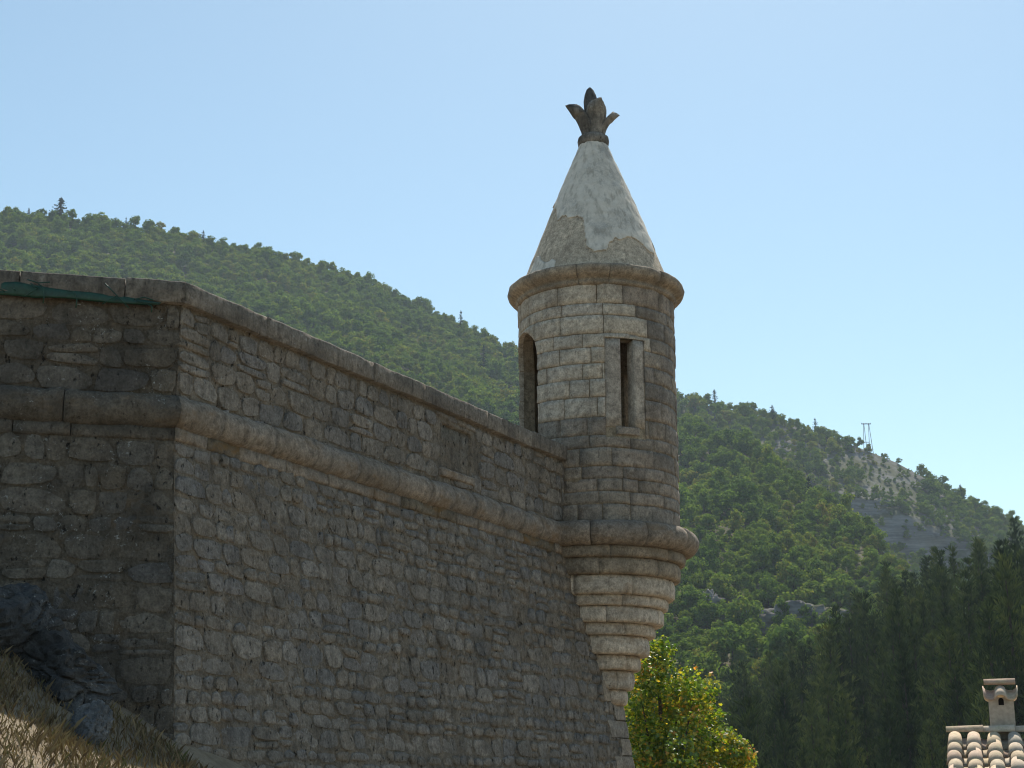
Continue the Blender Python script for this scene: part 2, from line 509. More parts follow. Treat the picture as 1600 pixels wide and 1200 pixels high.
def pine_z(a, r):
    d = math.degrees(a)
    k = 0.07 + (0.21 - 0.07) * max(0.0, min(0.78, (d - 7.5) / 9.5))
    z = -10.5 + 0.80 * max(-3.0, min(12.0, d - 8.5)) + (min(r, 190) - 95) * k - max(0.0, r - 190) * 0.35
    x, y = r * math.sin(a), r * math.cos(a)
    return z + 0.8 * fbm(x, y, 5, 0.05, 3) - max(0.0, (95 - r)) * 0.25
v, f = grid(90, 50, lambda i, j: (lambda a, r: (r * math.sin(a), r * math.cos(a), pine_z(a, r)))(R(4.0) + R(44.0) * i / 89, 70 + 160 * j / 49))
mb = MB(); mb.add(v, f)
tag(mb.build("pine_slope", M['forest_floor']), kind="structure")

# ------------------------------------------------------------------ the bastion: plan
LK = Vector((-2.226, 9.82, 0))                 # near corner at cordon level (front of the cordon)
D1 = Vector((0.477, 0.879, 0)).normalized()    # along the right-hand face, away from the camera
N1 = Vector((D1.y, -D1.x, 0))
D2 = Vector((0.979, 0.202, 0)).normalized()    # along the left-hand face, towards the near corner
N2 = Vector((D2.y, -D2.x, 0))
N3 = Vector((0.50, 0.866, 0)).normalized()     # hidden face behind the turret
D3 = Vector((-N3.y, N3.x, 0))
ZC = 2.46                                       # centre of the cordon
BAT = 0.125
def meet(na, oa, nb, ob):
    """plan point p with p.na = oa and p.nb = ob"""
    det = na.x * nb.y - na.y * nb.x
    return Vector(((oa * nb.y - na.y * ob) / det, (na.x * ob - oa * nb.x) / det, 0))
AXIS = Vector((0.0585 * 15.8, 15.8, 0))
SAL = AXIS + Vector((-0.10, -0.06, 0))         # salient at cordon level
OFF1, OFF2 = LK.dot(N1), LK.dot(N2)
FACE, PFACE, CFACE = -0.10, -0.085, -0.035      # wall face, parapet face, coping face, measured from the cordon front
OFF3 = SAL.dot(N3)

def corner_k(off, s=0.0):
    return meet(N1, OFF1 + off + BAT * s, N2, OFF2 + off + BAT * s)
def corner_s(off, s=0.0):
    return meet(N1, OFF1 + off + BAT * s, N3, OFF3 + BAT * s)

class Face:
    """a battered or upright wall face: point(u, z, n) with u along it from a fixed origin"""
    def __init__(self, d, n, off, batter, ztop):
        self.d, self.n, self.off, self.b, self.zt = d, n, off, batter, ztop
        self.vdir = (Vector((0, 0, 1)) - n * batter).normalized()
        self.ndir = (n + Vector((0, 0, batter))).normalized()
    def point(self, u, z, n=0.0):
        o = self.off + self.b * max(0.0, self.zt - z)
        return self.d * u + self.n * o + Vector((0, 0, z)) + self.ndir * n
    def matrix(self, u, z, w, h, dep, rot=0.0, n=0.0):
        p = self.point(u, z, n)
        c, s = math.cos(rot), math.sin(rot)
        a = self.d * c + self.vdir * s
        b = self.vdir * c - self.d * s
        m = Matrix.Identity(4)
        for i in range(3):
            m[i][0], m[i][1], m[i][2], m[i][3] = a[i] * w, self.ndir[i] * dep, b[i] * h, p[i]
        return m

SCARP1 = Face(D1, N1, OFF1 + FACE, BAT, ZC)
SCARP2 = Face(D2, N2, OFF2 + FACE, BAT, ZC)
PARA1 = Face(D1, N1, OFF1 + PFACE, 0.0, 9)
PARA2 = Face(D2, N2, OFF2 + PFACE, 0.0, 9)

# unit stones: x across, y outwards, z up; front skin bulges and the outline is uneven
def unit_stone(seed, nu=5, nv=4, squar=0.5):
    r_ = random.Random(seed)
    cor = [(r_.uniform(-.16, .05), r_.uniform(-.16, .06)) for _ in range(4)]
    def fn(i, j):
        a, b = 2 * i / (nu - 1) - 1, 2 * j / (nv - 1) - 1
        # pull corners in so that the outline is rounded
        q = (abs(a) ** 3 * abs(b) ** 3)
        x, z = 0.5 * a * (1 - 0.10 * q * r_.uniform(.2, 1.6)), 0.5 * b * (1 - 0.12 * q * r_.uniform(.2, 1.6))
        k = (0 if a < 0 else 1) + (0 if b < 0 else 2)
        x += (1 if a > 0 else -1) * cor[k][0] * abs(a) * abs(b)
        z += (1 if b > 0 else -1) * cor[k][1] * abs(a) * abs(b)
        edge = max(abs(a), abs(b))
        y = r_.uniform(-.22, .30) + (0.12 if edge < 0.99 else -0.05)
        return (x + r_.uniform(-.025, .025), y, z + r_.uniform(-.03, .03))
    vs, fs = grid(nu, nv, fn)
    rim = [i for i in range(nu)] + [nu * j + nu - 1 for j in range(1, nv)] + [nu * (nv - 1) + i for i in range(nu - 2, -1, -1)] + [nu * j for j in range(nv - 2, 0, -1)]
    b = len(vs)
    for k in rim:
        vs.append((vs[k][0] * 1.02, -1.6, vs[k][2] * 1.02))
    m_ = len(rim)
    for k in range(m_):
        k2 = (k + 1) % m_
        fs.append((rim[k2], rim[k], b + k, b + k2))
    return vs, fs
UNITS = [unit_stone(100 + i) for i in range(14)]

def unit_mesh(i, mat, cache={}):
    key = (i, mat.name)
    if key not in cache:
        m_ = MB(); m_.add(*UNITS[i])
        cache[key] = m_.mesh("stone", mat)
    return cache[key]

def layout(face, ulo, uhi, zlo, zhi, hr, wr, r_, skip=()):
    """roughly coursed rubble: (u, z, w, h, rot); ulo and uhi are functions of z"""
    out = []
    z = zhi
    while z > zlo:
        h = r_.uniform(*hr)
        if z - h < zlo - 0.05: h = max(0.06, z - zlo)
        zc = z - h / 2
        u, u1 = ulo(zc), uhi(zc)
        while u < u1 - 0.02:
            w = r_.uniform(*wr) * (1.25 if h > (hr[0] + hr[1]) / 2 else 0.9)
            if u1 - (u + w) < wr[0] * 0.6: w = u1 - u
            wob = 0.022 * nz(u * 1.7, z * 2.0, 4.0) + r_.uniform(-.008, .008)
            k = r_.random()
            if k < 0.16 and h > 0.10:
                q = r_.uniform(.35, .65)
                out.append((u + w / 2, z - h * q / 2 + wob, w - .012, h * q - .012, r_.gauss(0, .03)))
                out.append((u + w / 2, z - h * (1 + q) / 2 + wob, w - .012, h * (1 - q) - .012, r_.gauss(0, .03)))
            elif k < 0.24 and w > 0.2:
                q = r_.uniform(.3, .7)
                out.append((u + w * q / 2, zc + wob, w * q - .012, h - .014, r_.gauss(0, .04)))
                out.append((u + w * (1 + q) / 2, zc + wob, w * (1 - q) - .012, h * r_.uniform(.7, .98), r_.gauss(0, .05)))
            else:
                out.append((u + w / 2, zc + wob, w - r_.uniform(.008, .024), h - r_.uniform(.008, .026), r_.gauss(0, .025)))
            u += w
        z -= h
    return [q for q in out if not any(a < q[0] < b and c < q[1] < d for a, b, c, d in skip)]

bastion = thing("bastion_wall", "grey rubble stone bastion wall with rounded cordon, running from left to the turret", "fortress wall", loc=(0, 0, 0))

# mortar skins (real relief, with the drain holes sunk in)
def skin(name, face, ulo, uhi, zlo, zhi, mat, holes=(), step=0.022, n0=-0.006):
    nv = int((zhi - zlo) / step) + 1
    nu = int((uhi(zlo) - ulo(zlo)) / step) + 1
    def fn(i, j):
        z = zlo + (zhi - zlo) * j / (nv - 1)
        u = ulo(z) + (uhi(z) - ulo(z)) * i / (nu - 1)
        n = n0 + 0.007 * fbm(u, z, 1.0, 4.0, 4) + 0.004 * nz(u * 30, z * 22, 2)
        for hu, hz, hw, hh in holes:
            if abs(u - hu) < hw and abs(z - hz) < hh: n = -0.16
        return face.point(u, z, n)
    m_ = MB(); m_.add(*grid(nu, nv, fn))
    return m_.build(name, mat, bastion)

def ku(face_d, off, z, batter=True):
    return corner_k(off, max(0, ZC - z) if batter else 0).dot(face_d)
U1LO = lambda z: ku(D1, FACE, z)
U1HI = lambda z: corner_s(FACE, max(0, ZC - z)).dot(D1)
U2HI = lambda z: ku(D2, FACE, z)
U2LO = lambda z: U2HI(z) - 4.6
Z_BAND = ZC - 0.205                              # underside of the band course below the cordon
def uz_at(face, x, y):
    """u and z on a face for a pixel"""
    d = ray(x, y)
    # plane: p.n = off + b (zt - z)
    t = (face.off + face.b * face.zt) / (d.dot(face.n) + face.b * d.z)
    p = d * t
    return p.dot(face.d), p.z
h1u, h1z = uz_at(SCARP1, 858, 860)
h2u, h2z = uz_at(SCARP1, 812, 967)
HOLES = [(h1u, h1z, 0.04, 0.03), (h2u, h2z, 0.025, 0.06)]
skin("mortar", SCARP1, U1LO, U1HI, -1.6, Z_BAND + 0.02, M['mortar'], HOLES)
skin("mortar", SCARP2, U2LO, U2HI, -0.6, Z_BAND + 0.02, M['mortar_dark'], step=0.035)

r_ = random.Random(21)
skips = [(a - w * 1.3 - .05, a + w * 1.3 + .05, b - h - .03, b + h + .03) for a, b, w, h in HOLES]
stones = [(SCARP1, q) for q in layout(SCARP1, U1LO, lambda z: U1HI(z) - 0.22, -1.5, Z_BAND, (0.085, 0.175), (0.11, 0.27), r_, skips)]
stones += [(SCARP2, q) for q in layout(SCARP2, U2LO, U2HI, -0.5, Z_BAND, (0.10, 0.20), (0.14, 0.36), r_)]
def px_area(face, q):
    p = to_px(face.point(q[0], q[1]))
    a = to_px(face.point(q[0] - q[2] / 2, q[1])); b = to_px(face.point(q[0] + q[2] / 2, q[1]))
    c = to_px(face.point(q[0], q[1] - q[3] / 2)); d = to_px(face.point(q[0], q[1] + q[3] / 2))
    ok = -20 < p[0] < 1620 and p[1] < 1215
    return abs(b[0] - a[0]) * abs(d[1] - c[1]) if ok else 0.0
stones.sort(key=lambda s: -px_area(*s))
rest = MB(); rest_dark = MB()
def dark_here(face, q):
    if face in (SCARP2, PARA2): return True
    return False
for k, (face, q) in enumerate(stones):
    u, z, w, h, rot = q
    proud = r_.choice([-0.003, 0.0, 0.001, 0.003, 0.005, 0.010, -0.006])
    mtx = face.matrix(u, z, w, h, 0.017, rot, proud)
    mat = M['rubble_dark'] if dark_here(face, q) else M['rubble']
    i = r_.randrange(len(UNITS))
    if k < 300:
        o = link("stone", unit_mesh(i, mat), bastion)
        o.matrix_world = mtx
    else:
        (rest_dark if mat is M['rubble_dark'] else rest).add([mtx @ Vector(p) for p in UNITS[i][0]], UNITS[i][1])
tag(rest.build("rubble_masonry", M['rubble'], bastion), kind="stuff")
if rest_dark.v:
    tag(rest_dark.build("lichened_masonry", M['rubble_dark'], bastion), kind="stuff")

# parapet above the cordon
ZP0, ZP1 = ZC + 0.03, 3.375
COP_H = 0.155
P1LO = lambda z: ku(D1, PFACE, z, False)
P1HI = lambda z: AXIS.dot(D1) - 0.55
P2HI = lambda z: ku(D2, PFACE, z, False)
P2LO = lambda z: P2HI(z) - 4.6
skin("parapet_mortar", PARA2, P2LO, P2HI, ZP0 - 0.05, ZP1 - COP_H + 0.01, M['mortar_dark'], step=0.035)
eu0, ez0 = uz_at(PARA1, 690, 733); eu1, ez1 = uz_at(PARA1, 736, 690)
emb = (eu0, eu1, min(ez0, ez1) - .02, max(ez0, ez1) + .05)
skin("parapet_mortar", PARA1, P1LO, P1HI, ZP0 - 0.05, ZP1 - COP_H + 0.01, M['mortar'], [((emb[0] + emb[1]) / 2, (emb[2] + emb[3]) / 2 + .02, (emb[1] - emb[0]) / 2 + .004, (emb[3] - emb[2]) / 2 - .02)])
for face, lo, hi in ((PARA1, P1LO, P1HI), (PARA2, P2LO, P2HI)):
    sk = [(emb[0] - .08, emb[1] + .08, emb[2] - .05, emb[3] + .05)] if face is PARA1 else []
    wr = (0.12, 0.30) if face is PARA1 else (0.16, 0.40)
    for q in layout(face, lo, hi, ZP0, ZP1 - COP_H - .01, (0.11, 0.19), wr, r_, sk):
        o = link("parapet_stone", unit_mesh(r_.randrange(len(UNITS)), M['rubble_dark'] if face is PARA2 else M['rubble']), bastion)
        o.matrix_world = face.matrix(q[0], q[1], q[2], q[3], 0.020, q[4], r_.choice([0, 0.004, 0.010]))
# walled-up gun port: smooth slab set back between dressed edges
def slab(name, face, u0, u1, z0, z1, n0, n1, mat, parent, rough=0.004, nu=9, nv=7):
    m_ = MB()
    def fn(i, j):
        a, b = i / (nu - 1), j / (nv - 1)
        u, z = u0 + (u1 - u0) * a, z0 + (z1 - z0) * b
        e = min(a, 1 - a, b, 1 - b)
        n = n1 - (0.012 if e < 0.01 else 0) + rough * fbm(u, z, n1 * 9, 7, 3)
        return face.point(u, z, n)
    vs, fs = grid(nu, nv, fn)
    rim = [i for i in range(nu)] + [nu * j + nu - 1 for j in range(1, nv)] + [nu * (nv - 1) + i for i in range(nu - 2, -1, -1)] + [nu * j for j in range(nv - 2, 0, -1)]
    b = len(vs)
    for k in rim:
        i, j = k % nu, k // nu
        vs.append(face.point(u0 + (u1 - u0) * i / (nu - 1), z0 + (z1 - z0) * j / (nv - 1), n0))
    for k in range(len(rim)):
        k2 = (k + 1) % len(rim)
        fs.append((rim[k2], rim[k], b + k, b + k2))
    m_.add(vs, fs)
    return m_.build(name, mat, parent)
slab("blocking_slab", PARA1, emb[0], emb[1], emb[2] + .05, emb[3], -0.15, -0.045, M['coping'], bastion, 0.002)
slab("port_sill", PARA1, emb[0] - .03, emb[1] + .05, emb[2] - .04, emb[2] + .035, -0.05, 0.030, M['cordon'], bastion, 0.003)

# swept stones: a section (n, z) carried along a straight run or round the turret axis
def sweep_run(name, start, d, n, length, sec, mat, rough, nseg, parent, m0=0.0, m1=0.0):
    """closed section swept along d; m0, m1 shear the ends for mitres"""
    m_ = MB()
    k = len(sec)
    sd = rng.uniform(0, 50)
    def fn(i, j):
        a = j / nseg
        nn, z = sec[i]
        al = length * a + (m0 * (1 - a) + m1 * a) * nn
        p = start + d * al + n * nn + Vector((0, 0, z))
        e = rough * fbm(p.x + sd, p.y, p.z, 6.0, 3)
        shrink = 0.0035 if j in (0, nseg) else 0.0
        ce = Vector((0, 0, 0)) + n * (-(nn + 0.1)) * shrink * 3
        return p + n * e + Vector((0, 0, e * 0.6)) + ce
    vs, fs = grid(k, nseg + 1, fn, True)
    fs.append(tuple(range(k - 1, -1, -1)))
    fs.append(tuple(nseg * k + i for i in range(k)))
    m_.add(vs, fs)
    return m_.build(name, mat, parent)

CR = 0.122                                        # cordon radius
csec = [(-0.30, -CR)] + [(-CR * 0.9 + CR * 0.9 * math.cos(w) * 1.0, CR * math.sin(w)) for w in [R(-90 + 15 * i) for i in range(13)]] + [(-0.30, CR)]
bsec = [(-0.30, Z_BAND - ZC), (-0.075, Z_BAND - ZC), (-0.065, Z_BAND - ZC + .02), (-0.07, -CR + .012), (-0.30, -CR + .012)]
copsec = [(-0.52, 0.0), (-0.037, 0.0), (-0.033, 0.006), (-0.032, COP_H * .5), (-0.033, COP_H - .010), (-0.041, COP_H - .001), (-0.27, COP_H + .012), (-0.52, COP_H)]
TAN_K = math.tan(math.acos(max(-1, min(1, N1.dot(N2)))) / 2)
def run_of(name, d, n, u0, u1, off, z, sec, mats, lens, rough, mitre0=0.0, mitre1=0.0):
    u = u0
    cuts = [u0]
    while u < u1:
        u += r_.uniform(*lens)
        if u1 - u < lens[0] * 0.6: u = u1
        cuts.append(u)
    for a, b in zip(cuts, cuts[1:]):
        g = 0.004
        sweep_run(name, d * (a + (g if a > u0 else 0)) + n * off + Vector((0, 0, z + r_.uniform(-.004, .004))), d, n, b - a - (g if a > u0 else 0) - (g if b < u1 else 0), sec, r_.choice(mats), rough, max(3, int((b - a) / .06)), bastion,
                  mitre0 if a == u0 else 0.0, mitre1 if b == u1 else 0.0)
uk1, uk2 = LK.dot(D1), LK.dot(D2)
us1 = AXIS.dot(D1) - 0.72
run_of("cordon_stone", D1, N1, uk1, us1, OFF1, ZC, csec, [M['cordon']], (0.34, 0.66), 0.016, -TAN_K, 0)
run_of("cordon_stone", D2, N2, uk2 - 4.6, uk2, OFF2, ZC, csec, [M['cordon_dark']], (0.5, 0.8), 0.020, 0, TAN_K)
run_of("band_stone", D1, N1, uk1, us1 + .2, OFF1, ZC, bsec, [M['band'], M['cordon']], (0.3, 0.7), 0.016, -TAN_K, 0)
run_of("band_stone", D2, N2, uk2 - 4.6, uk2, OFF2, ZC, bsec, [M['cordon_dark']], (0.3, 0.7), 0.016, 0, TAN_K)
run_of("coping_stone", D1, N1, uk1, AXIS.dot(D1) - 0.6, OFF1, ZP1 - COP_H, copsec, [M['coping']], (0.8, 1.5), 0.008, -TAN_K, 0)
lo_u = uk2 - 4.6
for a, b in ((lo_u, lo_u + 1.6), (lo_u + 1.6, lo_u + 2.5), (lo_u + 2.5, uz_at(PARA2, 33, 430)[0]), (uz_at(PARA2, 33, 430)[0], uz_at(PARA2, 197, 440)[0]), (uz_at(PARA2, 197, 440)[0], uk2)):
    sweep_run("coping_stone", D2 * (a + .004) + N2 * OFF2 + Vector((0, 0, ZP1 - COP_H)), D2, N2, b - a - .008, copsec, M['coping'], 0.009, 8, bastion, 0, TAN_K if b == uk2 else 0)

# solid body behind the skins
body = MB()
def ring_at(off1, off2, z, s):
    k = meet(N1, OFF1 + off1 + BAT * s, N2, OFF2 + off2 + BAT * s)
    sa = meet(N1, OFF1 + off1 + BAT * s, N3, OFF3 - 0.10 + BAT * s)
    l = k - D2 * 4.6
    b1 = sa + D3 * 5.0
    b2 = l + Vector((-0.5, 6.0, 0))
    return [Vector((p.x, p.y, z)) for p in (l, k, sa, b1, b2)]
rb, rt = ring_at(-0.30, -0.30, -3.5, ZC + 3.5), ring_at(-0.30, -0.30, ZC - 0.0, 0)
body.add(rb + rt, [(i, (i + 1) % 5, 5 + (i + 1) % 5, 5 + i) for i in range(5)] + [(5, 6, 7, 8, 9)])
body.build("core", M['mortar'], bastion, smooth=False)
# face of the hidden flank
FL = Face(D3, N3, OFF3, BAT, ZC)
skin("flank_face", FL, lambda z: corner_s(FACE, max(0, ZC - z)).dot(D3) , lambda z: corner_s(FACE, max(0, ZC - z)).dot(D3) + 4.5, -2.0, ZC, M['mortar'], step=0.06)
# parapet backing walls
for d, n, u0, u1, off in ((D1, N1, uk1 + .05, AXIS.dot(D1) - 0.6, OFF1), (D2, N2, uk2 - 4.6, uk2 - .1, OFF2)):
    sweep_run("parapet_backing", d * u0 + n * off, d, n, u1 - u0, [(-0.48, ZC - .1), (-0.115, ZC - .1), (-0.115, ZP1 - COP_H + .004), (-0.48, ZP1 - COP_H + .004)], M['mortar'], 0.0, 4, bastion)

# dressed quoins at the salient under the turret
zq = -1.5
kq = 0
while zq < 2.0:
    h = r_.uniform(0.17, 0.25)
    s0, s1 = ZC - zq, ZC - (zq + h)
    w = 0.46 if kq % 2 == 0 else 0.26
    w2 = 0.26 if kq % 2 == 0 else 0.46
    m_ = MB()
    def qp(n_off, ua, z, which):
        return None
    g = 0.007
    ring = []
    for z in (zq + g, zq + h / 2, zq + h - g):
        s = ZC - z
        pr = 0.014 + (0.004 if z == zq + h / 2 else 0)
        c = meet(N1, OFF1 + FACE + BAT * s + pr, N3, OFF3 + BAT * s + pr)
        a1 = c - D1 * (w + r_.uniform(-.02, .02)); a3 = c + D3 * w2
        mid = c - D1 * (w * .5) + N1 * r_.uniform(-.004, .006)
        cc = c - (N1 + N3).normalized() * 0.012
        c1, c3 = c - D1 * 0.03, c + D3 * 0.03
        inn = c - D1 * w - N1 * .08
        inn3 = c + D3 * w2 - N3 * .08
        ring.append([Vector((p.x, p.y, z)) for p in (inn, a1, mid, c1, cc, c3, a3, inn3)])
    vs = [p for rr in ring for p in rr]
    k = 8
    fs = [(j * k + i, j * k + i + 1, (j + 1) * k + i + 1, (j + 1) * k + i) for j in range(2) for i in range(k - 1)]
    fs += [tuple(range(k - 1, -1, -1)), tuple(2 * k + i for i in range(k))]
    m_.add(vs, fs)
    m_.build("quoin_stone", M['quoin'], bastion, smooth=False)
    zq += h
    kq += 1

# ------------------------------------------------------------------ the turret
turret = thing("watch_turret", "round stone watch turret with conical roof and leaf-shaped finial on the bastion corner", "turret", loc=(AXIS.x, AXIS.y, 0))
CDIR = Vector((-AXIS.x, -AXIS.y, 0)).normalized()     # towards the camera
RDIR = Vector((-CDIR.y, CDIR.x, 0))                    # to the right in the picture
def pol(phi, r, z):
    return CDIR * (r * math.cos(phi)) + RDIR * (r * math.sin(phi)) + Vector((0, 0, z))
TR = 0.853
DEP = AXIS.y
zs = lambda y, r=0.0: (DEP - r) * slope(y)             # height of a pixel row at the silhouette (r = 0) or front (r)
Z_BODY0, Z_BODY1 = ZC + 0.10, zs(474)

def ring_block(name, p0, p1, prof, mat, rough=0.006, gap=0.004, closed=True, parent=None, step=R(4.0)):
    """a block of a turned moulding between two angles; prof = closed list of (r, z)"""
    m_ = MB()
    k = len(prof)
    ns = max(2, int((p1 - p0) / step))
    sd = rng.uniform(0, 50)
    def fn(i, j):
        r, z = prof[i]
        ga = gap / max(0.15, r)
        a = p0 + ga + (p1 - p0 - 2 * ga) * j / ns
        p = pol(a, r, z)
        e = rough * fbm(p.x + sd, p.y, p.z, 7.0, 3)
        e -= 0.006 if j in (0, ns) else 0
        return pol(a, r + e, z + e * 0.5)
    vs, fs = grid(k, ns + 1, fn, True)
    fs = [q[::-1] for q in fs]
    fs.append(tuple(range(k)))
    fs.append(tuple(ns * k + i for i in range(k - 1, -1, -1)))
    m_.add(vs, fs)
    return m_.build(name, mat, parent or turret)

def cut(obj, cutters):
    """carve openings for good, leaving plain mesh data"""
    for c in cutters:
        md = obj.modifiers.new("opening", 'BOOLEAN')
        md.operation, md.solver, md.object = 'DIFFERENCE', 'EXACT', c
    dg = bpy.context.evaluated_depsgraph_get()
    me = bpy.data.meshes.new_from_object(obj.evaluated_get(dg))
    obj.modifiers.clear()
    obj.data = me
    import bmesh
    bm = bmesh.new(); bm.from_mesh(me); bm.verts.ensure_lookup_table()
    left = set(bm.verts); isl = []
    while left:
        st = [left.pop()]; got = set(st)
        while st:
            q = st.pop()
            for e in q.link_edges:
                w = e.other_vert(q)
                if w in left: left.discard(w); got.add(w); st.append(w)
        isl.append(got)
    pieces = []
    if len(isl) > 1:
        isl.sort(key=len)
        for g in isl:
            keep = {v_.index for v_ in g}
            b2 = bmesh.new(); b2.from_mesh(me); b2.verts.ensure_lookup_table()
            bmesh.ops.delete(b2, geom=[v_ for v_ in b2.verts if v_.index not in keep], context='VERTS')
            m3 = me.copy(); b2.to_mesh(m3); b2.free(); pieces.append(m3)
        obj.data = pieces[-1]
        for m3 in pieces[:-1]:
            if len(m3.vertices) > 11: link(obj.name.split('.')[0], m3, obj.parent)
    bm.free()

# openings
DOOR_PHI, DOOR_W, DOOR_Z0 = R(-70), 0.66, ZC + 0.12
DOOR_TOP = zs(519, 0.3)
SLIT_PHI, SLIT_W = R(21.8), 0.145
SLIT_Z0, SLIT_Z1 = zs(668, 0.78), zs(531, 0.78)
def prism_cutter(phi, outline, r0, r1):
    """outline in (side, z), pushed through the wall along phi"""
    m_ = MB()
    o = CDIR * math.cos(phi) + RDIR * math.sin(phi)
    s = -CDIR * math.sin(phi) + RDIR * math.cos(phi)
    k = len(outline)
    vs = [o * r0 + s * a + Vector((0, 0, z)) for a, z in outline] + [o * r1 + s * a + Vector((0, 0, z)) for a, z in outline]
    fs = [(i, (i + 1) % k, k + (i + 1) % k, k + i) for i in range(k)] + [tuple(range(k - 1, -1, -1)), tuple(k + i for i in range(k))]
    m_.add(vs, [q[::-1] for q in fs] if False else fs)
    me = m_.mesh("cutter", None, False)
    import bmesh
    bm = bmesh.new(); bm.from_mesh(me)
    bmesh.ops.recalc_face_normals(bm, faces=bm.faces); bm.to_mesh(me); bm.free()
    ob = link("cutter", me)
    ob.location = turret.location
    return ob
def arch(w, z0, zt):
    r = w / 2
    return [(-r, z0), (r, z0)] + [(r * math.cos(R(t)), zt - r + r * math.sin(R(t))) for t in range(0, 181, 15)]
cut_door = prism_cutter(DOOR_PHI, arch(DOOR_W, DOOR_Z0, DOOR_TOP), 0.3, 1.3)
cut_door2 = prism_cutter(DOOR_PHI, arch(DOOR_W + .012, DOOR_Z0 - .006, DOOR_TOP + .006), 0.3, 1.3)
hw = SLIT_W / 2
cut_slit2 = prism_cutter(SLIT_PHI, [(-hw - .006, SLIT_Z0 - .006), (hw + .006, SLIT_Z0 - .006), (hw + .006, SLIT_Z1 + .006), (-hw - .006, SLIT_Z1 + .006)], 0.3, 1.3)
frame_w = 0.15
cut_frame = prism_cutter(SLIT_PHI, [(-hw - frame_w - .016, SLIT_Z0 - .12), (hw + frame_w - .02, SLIT_Z0 - .12), (hw + frame_w - .02, SLIT_Z1 + .006), (-hw - frame_w - .016, SLIT_Z1 + .006)], 0.76, 1.3)
BACK_SLIT = [prism_cutter(R(a), [(-hw, SLIT_Z0), (hw, SLIT_Z0), (hw, SLIT_Z1), (-hw, SLIT_Z1)], 0.3, 1.3) for a in (100, 148)]

# drum (mortar core)
m_ = MB()
prof = [(TR - 0.16, Z_BODY0 - .25), (TR - 0.012, Z_BODY0 - .25), (TR - 0.012, Z_BODY1 + .05), (TR - 0.16, Z_BODY1 + .05)]
v, f = grid(4, 72, lambda i, j: pol(2 * math.pi * j / 72, *prof[i]), True)
f += [((71 * 4 + i), (71 * 4 + (i + 1) % 4), (i + 1) % 4, i) for i in range(4)]
m_.add(v, [q[::-1] for q in f])
drum = m_.build("drum", M['joint'], turret, smooth=False)
bpy.context.view_layer.update()
cut(drum, [cut_door2, cut_slit2] + BACK_SLIT)

# ashlar courses
r_ = random.Random(5)
z = Z_BODY0
course = 0
while z < Z_BODY1 - 0.02:
    h = r_.choice([0.13, 0.15, 0.17, 0.19, 0.20, 0.215])
    if Z_BODY1 - (z + h) < 0.10: h = Z_BODY1 - z
    a = r_.uniform(0, 0.4) - math.pi
    start = a
    while a < start + 2 * math.pi - 1e-6:
        wdt = r_.uniform(0.17, 0.50) / TR
        if start + 2 * math.pi - (a + wdt) < 0.2: wdt = start + 2 * math.pi - a
        zz0, zz1 = z + r_.uniform(.001, .006), z + h - r_.uniform(.001, .006)
        ns = max(3, int(wdt / R(4.5)))
        pr = r_.uniform(-0.004, 0.007)
        sd = r_.uniform(0, 60)
        m_ = MB()
        ga = r_.uniform(.002, .006) / TR
        tilt = r_.uniform(-.006, .006)
        nj = 4
        def fn(i, j):
            aa = a + ga + (wdt - 2 * ga) * i / ns
            zq_ = zz0 + (zz1 - zz0) * j / nj
            p = pol(aa, TR, zq_)
            e = pr + 0.010 * fbm(p.x + sd, p.y, p.z, 8.0, 3)
            if i in (0, ns) or j in (0, nj): e -= 0.001 + 0.010 * abs(nz(p.x * 14, p.y * 14, p.z * 14))
            wob = 0.010 * nz(p.x * 3, p.y * 3, z * .5)
            return pol(aa, TR + e, zq_ + wob + tilt * (i / ns - .5))
        vs, fs = grid(ns + 1, nj + 1, fn)
        nu = ns + 1; nv_ = nj + 1
        rim = [i for i in range(nu)] + [nu * j + nu - 1 for j in range(1, nv_)] + [nu * (nv_ - 1) + i for i in range(nu - 2, -1, -1)] + [nu * j for j in range(nv_ - 2, 0, -1)]
        b = len(vs)
        for k in rim:
            p = Vector(vs[k]); q = p.copy(); q.z = 0
            q = q.normalized() * (TR - 0.05)
            vs.append(Vector((q.x, q.y, p.z)))
        nr = len(rim)
        for k in range(nr):
            fs.append((rim[(k + 1) % nr], rim[k], b + k, b + (k + 1) % nr))
        fs.append(tuple(b + k for k in range(nr - 1, -1, -1)))
        m_.add(vs, fs)
        mid = a + wdt / 2
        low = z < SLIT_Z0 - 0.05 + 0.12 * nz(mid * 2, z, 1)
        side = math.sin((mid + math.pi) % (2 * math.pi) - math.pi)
        mat = M['ashlar_low'] if (low or side > 0.55 + .2 * nz(mid * 3, z * 3, 0)) else M['ashlar']  # low courses are weathered; pale left and dark right paint in bounced light
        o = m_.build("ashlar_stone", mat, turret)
        cs = []
        def overlaps(phi, half):
            d_ = (mid - phi + math.pi) % (2 * math.pi) - math.pi
            return abs(d_) < wdt / 2 + half
        if overlaps(DOOR_PHI, 0.46) and zz1 > DOOR_Z0 and zz0 < DOOR_TOP: cs.append(cut_door)
        if overlaps(SLIT_PHI, 0.32) and zz1 > SLIT_Z0 - .13 and zz0 < SLIT_Z1 + .01: cs.append(cut_frame)
        for a_, c_ in zip((100, 148), BACK_SLIT):
            if overlaps(R(a_), 0.12) and zz1 > SLIT_Z0 and zz0 < SLIT_Z1: cs.append(c_)
        if cs:
            bpy.context.view_layer.update()
            cut(o, cs)
            if len(o.data.vertices) < 4:
                bpy.data.objects.remove(o)
        a += wdt
    z += h
    course += 1

